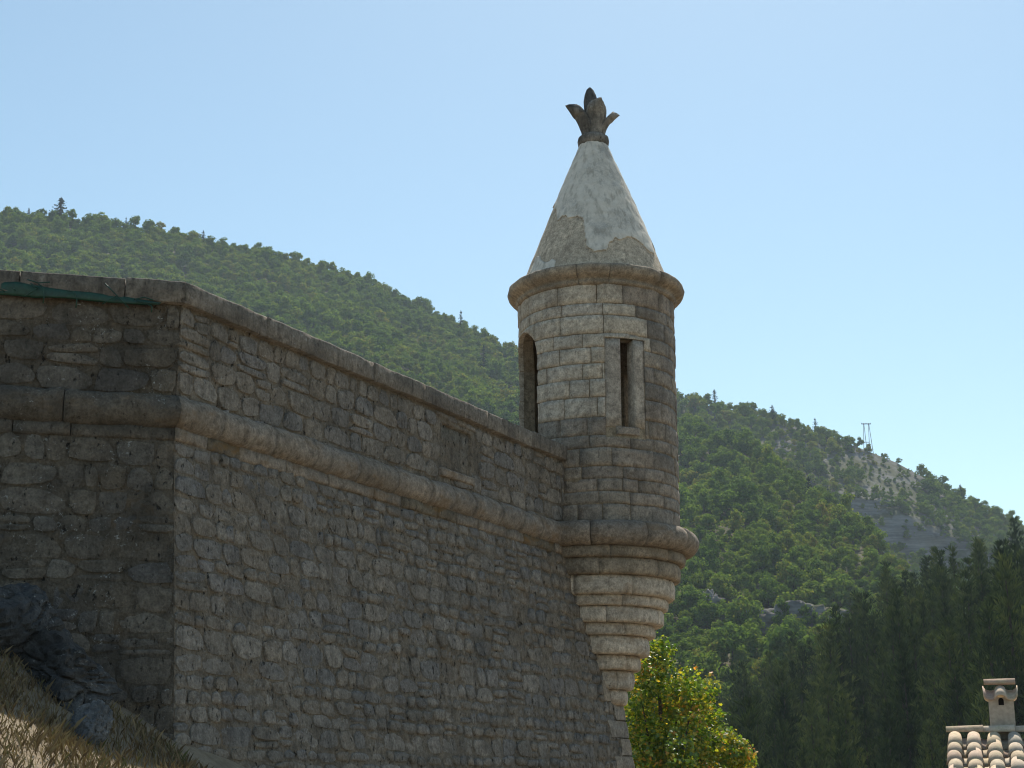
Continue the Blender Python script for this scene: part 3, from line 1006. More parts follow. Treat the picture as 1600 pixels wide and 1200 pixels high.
# slit window: two tall jambs, lintel and sill
def frame_block(name, s0, s1, z0, z1, rin, rout, mat):
    o_ = CDIR * math.cos(SLIT_PHI) + RDIR * math.sin(SLIT_PHI)
    s_ = -CDIR * math.sin(SLIT_PHI) + RDIR * math.cos(SLIT_PHI)
    m2 = MB()
    nu, nv_ = 5, 9
    def rad(s, e): return math.sqrt(max(0.01, (TR + e) ** 2 - s * s))
    def fn(i, j):
        s = s0 + (s1 - s0) * i / (nu - 1); zq_ = z0 + (z1 - z0) * j / (nv_ - 1)
        e = rout + 0.003 * fbm(s * 3, zq_, s0 * 9, 6, 3) - (0.006 if i in (0, nu - 1) or j in (0, nv_ - 1) else 0)
        return o_ * rad(s, e) + s_ * s + Vector((0, 0, zq_))
    vs, fs = grid(nu, nv_, fn)
    rim = [i for i in range(nu)] + [nu * j + nu - 1 for j in range(1, nv_)] + [nu * (nv_ - 1) + i for i in range(nu - 2, -1, -1)] + [nu * j for j in range(nv_ - 2, 0, -1)]
    b = len(vs)
    for k in rim:
        s = s0 + (s1 - s0) * (k % nu) / (nu - 1)
        p = Vector(vs[k])
        vs.append(o_ * rin + s_ * s + Vector((0, 0, p.z)))
    nr = len(rim)
    for k in range(nr):
        fs.append((rim[(k + 1) % nr], rim[k], b + k, b + (k + 1) % nr))
    m2.add(vs, fs)
    return m2.build(name, mat, turret)
frame_block("window_jamb", -hw - frame_w - .012, -hw, SLIT_Z0, SLIT_Z1, 0.68, -0.001, M['dressed'])
frame_block("window_jamb", hw, hw + frame_w - .024, SLIT_Z0, SLIT_Z1, 0.68, -0.001, M['dressed'])
frame_block("window_sill", -hw - .06, hw + .05, SLIT_Z0 - .085, SLIT_Z0 - .004, 0.68, 0.016, M['ashlar_low'])

# floor and ceiling inside
m_ = MB()
m_.add([pol(2 * math.pi * k / 40, TR - .14, Z_BODY0 - .02) for k in range(40)], [tuple(range(40))])
m_.build("floor", M['ashlar_low'], turret, smooth=False)

# cornice blocks
zt = Z_BODY1 - 0.04
CORN = [(TR - .10, zt - .03), (TR + .002, zt - .03), (TR + .026, zt - .012), (TR + .034, zt + .006), (TR + .024, zt + .024), (TR + .020, zt + .032), (TR + .045, zt + .048), (TR + .088, zt + .066), (TR + .112, zt + .095), (TR + .122, zt + .128), (TR + .116, zt + .160), (TR + .098, zt + .178), (TR - .03, zt + .205), (TR - .15, zt + .205)]
angs = [-math.pi + 2 * math.pi * (k + r_.uniform(-.22, .22)) / 11 for k in range(11)]
for k in range(11):
    a0, a1 = angs[k], angs[(k + 1) % 11] + (2 * math.pi if k == 10 else 0)
    ring_block("cornice_stone", a0, a1, CORN, M['cornice'], 0.009, 0.004)

# conical roof: bare undercoat, and the white coat that still clings to it
ZR0, ZR1, RR0, RR1 = zt + 0.185, zs(229), 0.825, 0.150
def cone_r(t): return RR0 + (RR1 - RR0) * t + 0.012 * math.sin(math.pi * t)
m_ = MB()
m_.add(*grid(96, 40, lambda i, j: (lambda a, t: pol(a, cone_r(t) + 0.006 * fbm(math.cos(a), math.sin(a), t * 3, 3.0, 3), ZR0 + (ZR1 - ZR0) * t))(2 * math.pi * i / 96, j / 39), True))
roof = m_.build("roof", M['undercoat'], turret)
def coated(a, t):
    a = (a + math.pi) % (2 * math.pi) - math.pi
    d = math.degrees(a)
    w = 0.10 * fbm(math.cos(a) * 1.3, math.sin(a) * 1.3, t * 2.2, 2.2, 4)
    edge = interp([(-180, .30), (-120, .42), (-95, .58), (-70, .60), (-55, .52), (-44, .40), (-28, .38), (-12, .37), (-7, .18), (0, .10), (8, .14), (18, .23), (45, .22), (62, .20), (78, .34), (100, .20), (140, .12), (180, .30)], d)
    if t > edge + w * 0.55: return True
    if -62 < d < -32 and t < 0.115 + w * .9: return True       # remnant low on the left
    return False
NAz, NT_ = 300, 150
m_ = MB()
idx = {}
def pv(i, j, lift):
    key = (i % NAz, j, lift)
    if key not in idx:
        a, t = 2 * math.pi * (i % NAz) / NAz, j / NT_
        rr_ = cone_r(t) + 0.006 * fbm(math.cos(a), math.sin(a), t * 3, 3.0, 3) + (0.011 + 0.004 * fbm(math.cos(a), math.sin(a), t * 4, 5, 2) if lift else -0.004)
        idx[key] = len(m_.v)
        m_.v.append(tuple(pol(a, rr_, ZR0 + (ZR1 - ZR0) * t)))
    return idx[key]
mask = [[coated(2 * math.pi * (i + .5) / NAz, (j + .5) / NT_) for j in range(NT_)] for i in range(NAz)]
for i in range(NAz):
    for j in range(NT_):
        if not mask[i][j]: continue
        m_.f.append((pv(i, j, 1), pv(i + 1, j, 1), pv(i + 1, j + 1, 1), pv(i, j + 1, 1)))
        if not mask[i - 1][j]: m_.f.append((pv(i, j, 0), pv(i, j, 1), pv(i, j + 1, 1), pv(i, j + 1, 0)))
        if not mask[(i + 1) % NAz][j]: m_.f.append((pv(i + 1, j, 1), pv(i + 1, j, 0), pv(i + 1, j + 1, 0), pv(i + 1, j + 1, 1)))
        if j == 0 or not mask[i][j - 1]: m_.f.append((pv(i, j, 0), pv(i + 1, j, 0), pv(i + 1, j, 1), pv(i, j, 1)))
        if j < NT_ - 1 and not mask[i][j + 1]: m_.f.append((pv(i, j + 1, 1), pv(i + 1, j + 1, 1), pv(i + 1, j + 1, 0), pv(i, j + 1, 0)))
m_.build("white_render_coat", M['plaster'], roof)

# finial: collar, bud and four flaring leaves
zf = ZR1 - 0.01
fin_sec = [(0.02, zf - .01), (0.150, zf - .01), (0.172, zf + .015), (0.180, zf + .06), (0.172, zf + .105), (0.140, zf + .130), (0.105, zf + .138), (0.02, zf + .14)]
m_ = MB()
m_.add(*grid(36, len(fin_sec), lambda i, j: pol(2 * math.pi * i / 36, fin_sec[j][0] * (1 + .03 * nz(math.cos(i / 5.73), math.sin(i / 5.73), j)), fin_sec[j][1]), True))
finial = m_.build("finial_collar", M['finial'], turret)
zb = zf + 0.125
z_tip = zs(137)
bud = [(0.080, 0), (0.082, .1), (0.080, .25), (0.076, .42), (0.078, .58), (0.078, .70), (0.062, .84), (0.038, .95), (0.012, 1.0)]
m_ = MB()
m_.add(*grid(28, len(bud), lambda i, j: pol(2 * math.pi * i / 28, bud[j][0] * (1 + 0.10 * math.cos(4 * (2 * math.pi * i / 28 - R(15)))), zb + (z_tip - zb) * bud[j][1]) + RDIR * (-0.030 * bud[j][1]), True))
m_.build("finial_bud", M['finial_dark'], turret)
def petal(phi, hgt, flare, wid):
    m2 = MB()
    n_t, n_s = 12, 7
    layers = []
    for lift in (1, 0):
        pts = []
        for j in range(n_t + 1):
            t = j / n_t
            r = 0.060 + flare * t ** 1.45
            zz = zb - .01 + hgt * (t - 0.10 * t ** 4)
            w = wid * (0.80 + 0.35 * math.sin(math.pi * min(1, t * .95))) * (1.0 if t < .72 else math.sqrt(max(0.02, 1 - ((t - .72) / .285) ** 2)))
            th = 0.072 * (1 - 0.45 * t)
            for i in range(n_s):
                s = (2 * i / (n_s - 1) - 1)
                bow = -0.055 * s * s * (1 - .2 * t)
                rr_ = r + bow + (th if lift else 0) * (1 - 0.5 * s * s)
                ph = phi
                o_ = CDIR * math.cos(ph) + RDIR * math.sin(ph); s_ = -CDIR * math.sin(ph) + RDIR * math.cos(ph)
                p = o_ * rr_ + s_ * (s * w) + Vector((0, 0, zz - (th * .5 if lift and t > .6 else 0)))
                p += o_ * 0.006 * fbm(p.x * 4, p.y * 4, p.z * 4, 3, 2)
                pts.append(p)
        layers.append(pts)
    vs = layers[0] + layers[1]
    b = len(layers[0])
    fs = []
    for j in range(n_t):
        for i in range(n_s - 1):
            q = (j * n_s + i, j * n_s + i + 1, (j + 1) * n_s + i + 1, (j + 1) * n_s + i)
            fs.append(q); fs.append(tuple(b + k for k in q[::-1]))
        for i, s in ((0, 1), (n_s - 1, -1)):
            q = (j * n_s + i, (j + 1) * n_s + i, b + (j + 1) * n_s + i, b + j * n_s + i)
            fs.append(q if s > 0 else q[::-1])
    for i in range(n_s - 1):
        q = (n_t * n_s + i, n_t * n_s + i + 1, b + n_t * n_s + i + 1, b + n_t * n_s + i)
        fs.append(q[::-1])
    m2.add(vs, fs)
    return m2.build("finial_leaf", M['finial'], turret)
for k, (ph, hg) in enumerate(((-74, .43), (27, .475), (112, .39), (202, .42))):
    petal(R(ph), hg, (0.225, 0.12, 0.235, 0.16)[k], 0.108)

# cordon round the turret and the corbelled mouldings under it
R_CORD = 1.045
def tprof(rmax, rad, zc, rin):
    return [(rin, zc - rad), (rmax - rad * .95, zc - rad)] + [(rmax - rad * .95 + rad * .95 * math.cos(w), zc + rad * math.sin(w)) for w in [R(-75 + 15 * i) for i in range(11)]] + [(rmax - rad * .95, zc + rad), (rin, zc + rad + .02)]
for k in range(11):
    a0 = -math.pi + 2 * math.pi * (k + 0.35) / 11
    ring_block("turret_cordon_stone", a0, a0 + 2 * math.pi / 11, tprof(R_CORD, CR, ZC, 0.60), M['cordon'], 0.010, 0.004)
rows = [(848, 869, 1070), (869, 896, 1063), (896, 927, 1054), (927, 945, 1044), (945, 971, 1037), (971, 991, 1024), (991, 1021, 1015), (1021, 1046, 1001), (1046, 1076, 991), (1076, 1101, 981), (1101, 1119, 969)]
ztop = ZC - CR
prevz = ztop + .01
for k, (ya, yb, xr) in enumerate(rows):
    ymid = (ya + yb) / 2 + 8
    d = ray(xr, ymid)
    xc = AXIS.x / AXIS.y
    r = (d.x / d.y - xc) * DEP
    z1_ = prevz
    z0_ = zs(yb, r * 0.95)
    h = z1_ - z0_
    rn = 0.10
    bul = 0.016 if h > 0.12 else 0.009
    nxt = max(0.05, r - 0.03)
    pr_ = [(rn, z0_), (r - bul - .010, z0_), (r - bul * .3, z0_ + h * .10), (r, z0_ + h * .32), (r + bul * .15, z0_ + h * .55), (r - bul * .1, z0_ + h * .80), (r - bul * .9, z0_ + h * .96), (r - bul * 1.2, z1_ - .002), (rn, z1_ - .002)]
    if k == len(rows) - 1:
        pr_ = [(0.02, z0_ - .10), (0.06, z0_ - .06), (r * .75, z0_ + h * .2), (r, z0_ + h * .7), (r, z1_ - .002), (0.02, z1_ - .002)]
    nb = 8 if k < 3 else (6 if k < 6 else 4)
    o0 = r_.uniform(0, 1)
    for b in range(nb):
        a0 = -math.pi + 2 * math.pi * (b + o0) / nb
        ring_block("corbel_stone", a0, a0 + 2 * math.pi / nb, pr_, M['corbel'] if k > 1 else M['cornice'], 0.006, 0.0015)
    prevz = z0_
for c in [cut_door, cut_door2, cut_slit2, cut_frame] + BACK_SLIT:
    me = c.data
    bpy.data.objects.remove(c)
    bpy.data.meshes.remove(me)

# ------------------------------------------------------------------ green strip tied along the left coping
strip = thing("plastic_strip", "dark green plastic strip with loose ties hanging under the coping at far left", "plastic strip")
path = [(-60, 446, 17), (0, 454, 17), (28, 455, 18), (58, 459, 17), (80, 461, 13), (110, 464, 11), (140, 467, 11), (170, 470, 11), (200, 473, 9), (225, 476, 7), (250, 478, 3)]
m_ = MB()
secs = []
for x, y, w in path:
    u, z = uz_at(PARA2, x, y)
    secs.append((u, z, w * 0.0056))
n_s = 10
def strip_pt(i, j):
    u, z, w = secs[j]
    t = 2 * math.pi * i / n_s
    return PARA2.point(u, z + w * .5 * math.sin(t) + .004 * nz(u * 9, i, 0), 0.050 + 0.007 * math.cos(t) + .016 * nz(u * 6, math.sin(t) * .8, 4))
v, f = grid(n_s, len(secs), strip_pt, True)
f.append(tuple(range(n_s - 1, -1, -1))); f.append(tuple((len(secs) - 1) * n_s + i for i in range(n_s)))
m_.add(v, [q[::-1] for q in f])
m_.build("strip", M['green_plastic'], strip)
def tie(pts, rad=0.0045):
    m2 = MB()
    ps = []
    for k, (x, y) in enumerate(pts):
        u, z = uz_at(PARA2, x, y)
        ps.append(PARA2.point(u, z, 0.085 + (0.012 if 0 < k < len(pts) - 1 else 0)))
    fine = []
    for a, b in zip(ps, ps[1:]):
        fine += [a.lerp(b, t) for t in (0, .5)]
    fine.append(ps[-1])
    m2.add(*tube_vf(fine, rad, 6))
    m2.build("tie", M['green_plastic'], strip)
for pts in ([(40, 470), (50, 464), (62, 458), (50, 449)], [(62, 450), (70, 456), (71, 470), (69, 480)], [(45, 443), (62, 449), (80, 447)], [(105, 460), (118, 463), (122, 472), (120, 487)], [(161, 481), (172, 475), (184, 468)], [(165, 449), (184, 469), (202, 487)],
            [(210, 474), (226, 471), (240, 475)], [(215, 477), (232, 480), (252, 479)], [(231, 481), (238, 485), (237, 494)], [(-10, 459), (4, 459), (10, 462)], [(24, 457), (26, 459), (26, 461)]):
    tie(pts)

# ------------------------------------------------------------------ house with canal tiles at lower right
PHI_H = math.atan2(ray(1540, 1135).x, ray(1540, 1135).y)
ridge_l = at_y(1478, 1137, 20.3)
hx = Vector((math.cos(PHI_H), -math.sin(PHI_H), 0))              # along the ridge, to the right
hy = Vector((-math.sin(PHI_H), -math.cos(PHI_H), 0))             # down the near slope, towards the camera
house = thing("tiled_house", "house with pale canal-tiled roof and small chimney at the lower right", "house", loc=(ridge_l.x, ridge_l.y, ridge_l.z))
house.rotation_euler = (0, 0, math.atan2(hx.y, hx.x))
# local axes: x along the ridge, y away from the camera, z up; origin at the left end of the ridge
RP = R(19.0)
NC, NROW, TP, EXPO = 20, 13, 0.247, 0.335
LEN = 5.0
Lh, Ld = NC * TP, 4.3
def wall_part(name, x0, x1, y0, y1, z0, z1):
    m2 = MB(); m2.add(*box_vf(x0, x1, y0, y1, z0, z1)); return m2.build(name, M['house_render'], house, smooth=False)
wall_part("wall", 0.12, Lh, -Ld + .25, -Ld + .55, -6.5, -1.72)
wall_part("wall", 0.12, Lh, Ld - .55, Ld - .25, -6.5, -1.72)
m_ = MB()
m_.add([(0.14, -Ld + .55, -6.5), (0.14, Ld - .55, -6.5), (0.14, Ld - .55, -1.55), (0.14, 0, -0.14), (0.14, -Ld + .55, -1.55), (0.42, -Ld + .55, -6.5), (0.42, Ld - .55, -6.5), (0.42, Ld - .55, -1.55), (0.42, 0, -0.14), (0.42, -Ld + .55, -1.55)],
       [(0, 4, 3, 2, 1), (5, 6, 7, 8, 9), (0, 1, 6, 5), (1, 2, 7, 6), (2, 3, 8, 7), (3, 4, 9, 8), (4, 0, 5, 9)])
m_.build("gable_wall", M['house_render'], house, smooth=False)
m_ = MB()
c_, s_ = math.cos(RP), math.sin(RP)
for sg in (-1, 1):
    a = [(x, sg * L_ * c_, -L_ * s_ - 0.19 - dz) for x in (0.03, Lh) for L_ in (0.0, 4.4) for dz in (0, 0.05)]
    m_.add(a, [(0, 2, 6, 4), (1, 5, 7, 3), (0, 4, 5, 1), (2, 3, 7, 6), (0, 1, 3, 2), (4, 6, 7, 5)])
roofh = m_.build("roof_deck", M['house_render'], house, smooth=False)
def barrel(l, r0, r1, th=0.014, seg=9, sign=1):
    """half-round tile along -y (down the slope): r0 at the top end, r1 at the lower end"""
    vs, fs = [], []
    for (yy, rr) in ((0, r0), (-l, r1)):
        for t_ in (0, th):
            for k in range(seg + 1):
                w = math.pi * k / seg
                vs.append(((rr - t_) * math.cos(w), yy, sign * (rr - t_) * math.sin(w) * 0.86))
    n = seg + 1
    for k in range(seg):
        fs += [(k, k + 1, 2 * n + k + 1, 2 * n + k), (n + k, 3 * n + k, 3 * n + k + 1, n + k + 1), (2 * n + k, 2 * n + k + 1, 3 * n + k + 1, 3 * n + k), (k, n + k, n + k + 1, k + 1)]
    fs += [(0, 2 * n, 3 * n, n), (seg, n + seg, 3 * n + seg, 2 * n + seg)]
    if sign < 0: fs = [q[::-1] for q in fs]
    return vs, [q[::-1] for q in fs]
mt = MB(); mt.add(*barrel(0.45, 0.080, 0.104)); cover_me = mt.mesh("cover_tile", M['tile'])
mt = MB(); mt.add(*barrel(0.45, 0.100, 0.082, sign=-1)); pan_me = mt.mesh("pan_tile", M['tile'])
r_ = random.Random(11)
for sg in (-1, 1):
    for cidx in range(NC):
        first = 0.13 + r_.uniform(-.03, .03)
        for row in range(NROW):
            for kind in ("cover_tile", "pan_tile"):
                if sg > 0 and (row > 2): continue
                if kind == "pan_tile" and row > 8: continue
                L_ = first + row * EXPO + r_.uniform(-.012, .012) if kind == "cover_tile" else 0.02 + row * EXPO
                x = (cidx + .5) * TP + r_.uniform(-.008, .008) - .02 + (0.5 * TP if kind == "pan_tile" else 0)
                lift = 0.012 if kind == "cover_tile" else 0.008
                o = link(kind, cover_me if kind == "cover_tile" else pan_me, roofh)
                o.location = (x, sg * L_ * c_, -L_ * s_ - 0.085 + lift)
                o.rotation_euler = (RP + R(2.2) if kind == "cover_tile" else RP, 0, r_.uniform(-.03, .03)) if sg < 0 else (RP, 0, math.pi)
mt = MB(); mt.add(*barrel(0.47, 0.088, 0.105)); ridge_me = mt.mesh("ridge_tile", M['tile'])
for k in range(int(Lh / 0.39)):
    o = link("ridge_tile", ridge_me, roofh)
    o.location = (0.0 + 0.39 * k, 0, -0.060 + r_.uniform(-.004, .006))
    o.rotation_euler = (R(1.5) * 0, R(-2.0), math.pi / 2 + r_.uniform(-.012, .012))
# chimney
chx = 0.72
chim = MB()
chim.add(*box_vf(chx - .158, chx + .158, 0.10, 0.44, -0.35, 0.385))
ch = chim.build("chimney", M['house_render'], house, smooth=False)
mt = MB()
sm = [(-.034, .285), (.034, .285)] + [(.034 * math.cos(R(t)), .345 + .034 * math.sin(R(t))) for t in range(0, 181, 30)]
vs = [(chx + a, 0.094, z_) for a, z_ in sm] + [(chx + a, 0.2, z_) for a, z_ in sm]
k = len(sm)
mt.add(vs, [tuple(range(k))] + [(i, k + i, k + (i + 1) % k, (i + 1) % k) for i in range(k)])
mt.build("smoke_opening", M['dark'], ch, smooth=False)  # solid dark panel: the hollow's shade is painted, nothing is cut
def cap_tile(name, me_v, loc, rot):
    m2 = MB(); m2.add(*me_v)
    o = m2.build(name, M['tile'], ch)
    o.location, o.rotation_euler = loc, rot
cap_tile("cap_tile", barrel(0.40, 0.082, 0.088), (chx - .20, 0.27, 0.565), (0, 0, math.pi / 2))
for sg, base in ((-1, 0.27), (1, 0.27)):
    rz = 0 if sg < 0 else math.pi
    cap_tile("cap_tile", barrel(0.27, 0.068, 0.084), (chx, base + sg * .03, 0.50), (R(32), 0, rz))
    for sx in (-1, 1):
        cap_tile("cap_tile", barrel(0.26, 0.098, 0.088, sign=-1), (chx + sx * .125, base + sg * .03, 0.545), (R(32), 0, rz))

# ------------------------------------------------------------------ trees: helpers
def leaf_quad(m2, p, size, nrm, r_, asp=1.0):
    n = Vector(nrm).normalized()
    a = n.cross(Vector((r_.uniform(-1, 1), r_.uniform(-1, 1), r_.uniform(-1, 1))))
    if a.length < 1e-3: a = n.cross(Vector((1, 0, 0)))
    a.normalize(); b = n.cross(a)
    s = size * .5
    b2 = b * asp
    m2.add([p - a * s - b2 * s * .3, p + b2 * -s, p + a * s - b2 * s * .2, p + a * s * .6 + b2 * s * .8 + n * s * .2, p - a * s * .6 + b2 * s * .9 - n * s * .15], [(0, 1, 2, 3, 4)])

def rnd_dir(r_):
    while True:
        v_ = Vector((r_.uniform(-1, 1), r_.uniform(-1, 1), r_.uniform(-1, 1)))
        if 0.05 < v_.length < 1: return v_.normalized()

def crown_broad(seed, h=5.0, rad=2.4, nleaf=1000, leaf=0.36):
    """uneven crown of leaf sprays on several lobes, base at z = 0"""
    r_ = random.Random(seed)
    m2 = MB()
    lobes = []
    for k in range(16):
        a = r_.uniform(0, 2 * math.pi); q = r_.uniform(.10, .80)
        zz = h * r_.uniform(.30, .86)
        lobes.append((Vector((math.cos(a) * rad * q, math.sin(a) * rad * q, zz)), rad * r_.uniform(.22, .50) * (1.05 - .45 * (zz / h))))
    lobes.append((Vector((0, 0, h * .84)), rad * .36))
    tot = sum(l[1] ** 2 for l in lobes)
    for c, lr in lobes:
        for _ in range(int(nleaf * lr * lr / tot)):
            d = rnd_dir(r_)
            q = r_.uniform(.5, 1.25)
            p = c + Vector((d.x, d.y, d.z * .85)) * lr * q
            if p.z < .3: continue
            leaf_quad(m2, p, leaf * r_.uniform(.6, 1.35), d + rnd_dir(r_) * .7 + Vector((0, 0, .25)), r_)
    return m2

def trunk_vf(h, r0, r_, lean=0.15):
    pts = [Vector((lean * nz(i, r_.random(), 0) * i * .3, lean * nz(i, 5, r_.random()) * i * .3, -0.6 + (h + .6) * i / 5)) for i in range(6)]
    return tube_vf(pts, [r0 * (1 - .8 * i / 5) for i in range(6)], 7)

def crown_conifer(seed, h=8.0, rad=1.9, dens=1.0, leaf=0.42):
    r_ = random.Random(seed)
    m2 = MB()
    nw = int(15 * dens)
    for k in range(nw):
        t = (k + r_.uniform(0, .6)) / nw
        z = h * (.10 + .88 * t)
        L = rad * (1 - t) ** .8 * r_.uniform(.65, 1.15) + .12
        nb = r_.randint(5, 7)
        a0 = r_.uniform(0, 6.3)
        for b in range(nb):
            a = a0 + 2 * math.pi * b / nb + r_.uniform(-.3, .3)
            Lb = L * r_.uniform(.6, 1.15)
            for s in range(max(2, int(Lb / .28))):
                q = (s + r_.uniform(.3, 1)) / max(2, int(Lb / .28))
                p = Vector((math.cos(a) * Lb * q, math.sin(a) * Lb * q, z + Lb * q * .12 + r_.uniform(-.12, .12)))
                leaf_quad(m2, p, leaf * r_.uniform(.7, 1.3) * (1.1 - .4 * q), Vector((math.cos(a) * .4, math.sin(a) * .4, 1)) + rnd_dir(r_) * .8, r_)
    for _ in range(10):
        leaf_quad(m2, Vector((0, 0, h * r_.uniform(.93, 1.02))), .22, rnd_dir(r_), r_)
    return m2

def crown_pine(seed, h=14.0, rad=2.1):
    """plantation pine: upswept branches ending in upright brushes of needles"""
    r_ = random.Random(seed)
    m2 = MB()
    z = h * .16
    while z < h * .985:
        t = z / h
        L = rad * (1.0 if t < .4 else max(.06, 1 - ((t - .4) / .6) ** 1.25)) * r_.uniform(.8, 1.1)
        nb = r_.randint(5, 7) if t < .9 else 4
        a0 = r_.uniform(0, 6.3)
        for b in range(nb):
            a = a0 + 2 * math.pi * b / nb + r_.uniform(-.35, .35)
            Lb = L * r_.uniform(.55, 1.2)
            o_ = Vector((math.cos(a), math.sin(a), 0))
            nt = max(2, int(Lb / .34))
            for s in range(nt):
                q = (s + r_.uniform(.4, 1)) / nt
                sd_ = Vector((-o_.y, o_.x, 0)) * r_.uniform(-.34, .34) * q
                p = o_ * (Lb * q) + sd_ + Vector((0, 0, z + .30 * Lb * q * q + r_.uniform(-.15, .15)))
                up = (Vector((0, 0, 1)) + o_ * .45 * q + rnd_dir(r_) * .35).normalized()
                ln = r_.uniform(.38, .72)
                vs, fs = [p], []
                for _ in range(7):
                    d = (up + rnd_dir(r_) * .55).normalized()
                    e = d.cross(rnd_dir(r_)).normalized() * r_.uniform(.025, .05)
                    b_ = len(vs)
                    vs += [p + d * ln * .7 + e, p + d * ln * 1.1, p + d * ln * .7 - e]
                    fs.append((0, b_, b_ + 1, b_ + 2))
                m2.add(vs, fs)
        z += h * r_.uniform(.026, .042)
    return m2

def tree_meshes(kind, n, fn, mat, trunk_h, trunk_r):
    out = []
    for k in range(n):
        c = fn(k).mesh(kind + "_crown", mat, smooth=False)
        t_ = MB(); t_.add(*trunk_vf(trunk_h, trunk_r, random.Random(k)))
        out.append((c, t_.mesh(kind + "_trunk", M['bark'])))
    return out
BROAD = tree_meshes("broadleaf", 6, lambda k: crown_broad(40 + k), M['hill_leaf'], 3.6, 0.16)
CONIF = tree_meshes("conifer", 3, lambda k: crown_conifer(60 + k), M['conifer_leaf'], 7.4, 0.17)
PINES = tree_meshes("pine", 6, lambda k: crown_pine(80 + k, 14.0 + (k % 3) * .8, 1.9 + .18 * (k % 4)), M['pine_leaf'], 13.2, 0.19)

def put_tree(name, meshes, loc, scl, rz, label, cat, group=None):
    o = thing(name, label, cat, group, loc)
    o.scale = scl
    o.rotation_euler = (0, 0, rz)
    c = link("crown", meshes[0], o)
    t_ = link("trunk", meshes[1], o)
    return o, c

# ------------------------------------------------------------------ hillside woods
def wall_hides(x, y):
    if x < 283: return y > 418 + (x / 283) * 19
    if x < 895: return y > 437 + .43 * (x - 283)
    if x < 1060 and y > 430: return True
    return False
r_ = random.Random(33)
spots = []
def scatter(hill, a0, a1, t0, t1, n, keep, sz, behind=False):
    r0, r1 = (A_R0, A_R1) if hill == 'A' else (B_R0, B_R1)
    made = 0
    vary = hill == 'A'
    cells = {}
    tries = 0
    while made < n and tries < n * 16:
        tries += 1
        a = r_.uniform(a0, a1)
        if vary: r1 = 660 - 320 * max(0.0, min(1.0, (a + 0.06) / 0.31))
        rr_ = math.sqrt(r_.uniform((r0 + (660 - r0 if vary else r1 - r0) * t0) ** 2, (r0 + (660 - r0 if vary else r1 - r0) * t1) ** 2))
        if rr_ > r0 + (r1 - r0) * t1: continue
        t = (rr_ - r0) / (r1 - r0)
        p = hill_point(hill, a, t)
        if not keep(p, a, t): continue
        xq, yq = to_px(p)
        if not (-420 < xq < 2000): continue
        if behind != (yq > 480 and wall_hides(xq + 60, yq - 80) and wall_hides(xq - 60, yq - 80)): continue
        s = (sz[0] + (sz[1] - sz[0]) * r_.random() ** 1.5) * (1.0 + .45 * nz(p.x * .02, p.y * .02, 9))
        key = (int(p.x // 4.5), int(p.y // 4.5))
        if any(abs(p.x - q.x) + abs(p.y - q.y) < 2.5 * s for dx in (-1, 0, 1) for dy in (-1, 0, 1) for q in cells.get((key[0] + dx, key[1] + dy), ())): continue
        cells.setdefault(key, []).append(p)
        spots.append((p, s, hill))
        made += 1
scatter('A', R(-27), R(22), 0.02, 1.03, 9500, lambda p, a, t: True, (0.42, 1.5))
scatter('A', R(-27), R(12), 0.02, 0.95, 6500, lambda p, a, t: True, (0.9, 1.6), True)      # slope behind the wall, seen from a step aside
def keepB(p, a, t):
    x, y = to_px(p)
    if x < 900 or x > 1900: return False
    bare = math.exp(-((x - 1400) / 62) ** 2 - ((y - 752) / 40) ** 2) + .7 * math.exp(-((x - 1335) / 70) ** 2 - ((y - 722) / 22) ** 2)
    if x > 1330 and 0.745 < t < 0.80 and r_.random() < 0.55: return False
    cover = 0.95 if x < 1250 else 0.8
    return r_.random() < cover * (1 - min(1, bare * 1.25))
scatter('B', R(5), R(27), 0.35, 1.03, 2600, keepB, (0.5, 1.2))
scatter('B', R(11), R(27), 0.55, 1.03, 1700, lambda p, a, t: r_.random() < (0.5 if 0.74 < t < 0.81 else 1), (0.14, 0.55))

vis = []
hid = []
for s in spots:
    x, y = to_px(s[0] + Vector((0, 0, 3 * s[1])))
    (vis if (-30 < x < 1630 and y < 1010 and not wall_hides(x, y)) else hid).append((s, x, y))
vis.sort(key=lambda q: q[0][0].length / q[0][1])
protos = {}
cloud = []
def orient(): return r_.uniform(0, 2 * math.pi)
for k, (s, x, y) in enumerate(vis):
    p, sc, hill = s
    vidx = r_.randrange(len(BROAD))
    sz = (sc * r_.uniform(.9, 1.15), sc * r_.uniform(.9, 1.15), sc * r_.uniform(.8, 1.2))
    if k < 300:
        o, c = put_tree("broadleaf_tree", BROAD[vidx], p - Vector((0, 0, .4)), sz, orient(), *(("rounded green broadleaf tree on the wooded slope right of the turret", "tree", "broadleaf trees right of the turret") if x > 935 else ("rounded green broadleaf tree on the wooded slope left of the turret", "tree", "broadleaf trees left of the turret")))
        protos.setdefault(vidx, c)
    else:
        cloud.append((p, sz, vidx))
for s, x, y in hid:
    p, sc, hill = s
    if y < 1600:
        cloud.append((p, (sc, sc, sc * r_.uniform(.85, 1.2)), r_.randrange(len(BROAD))))

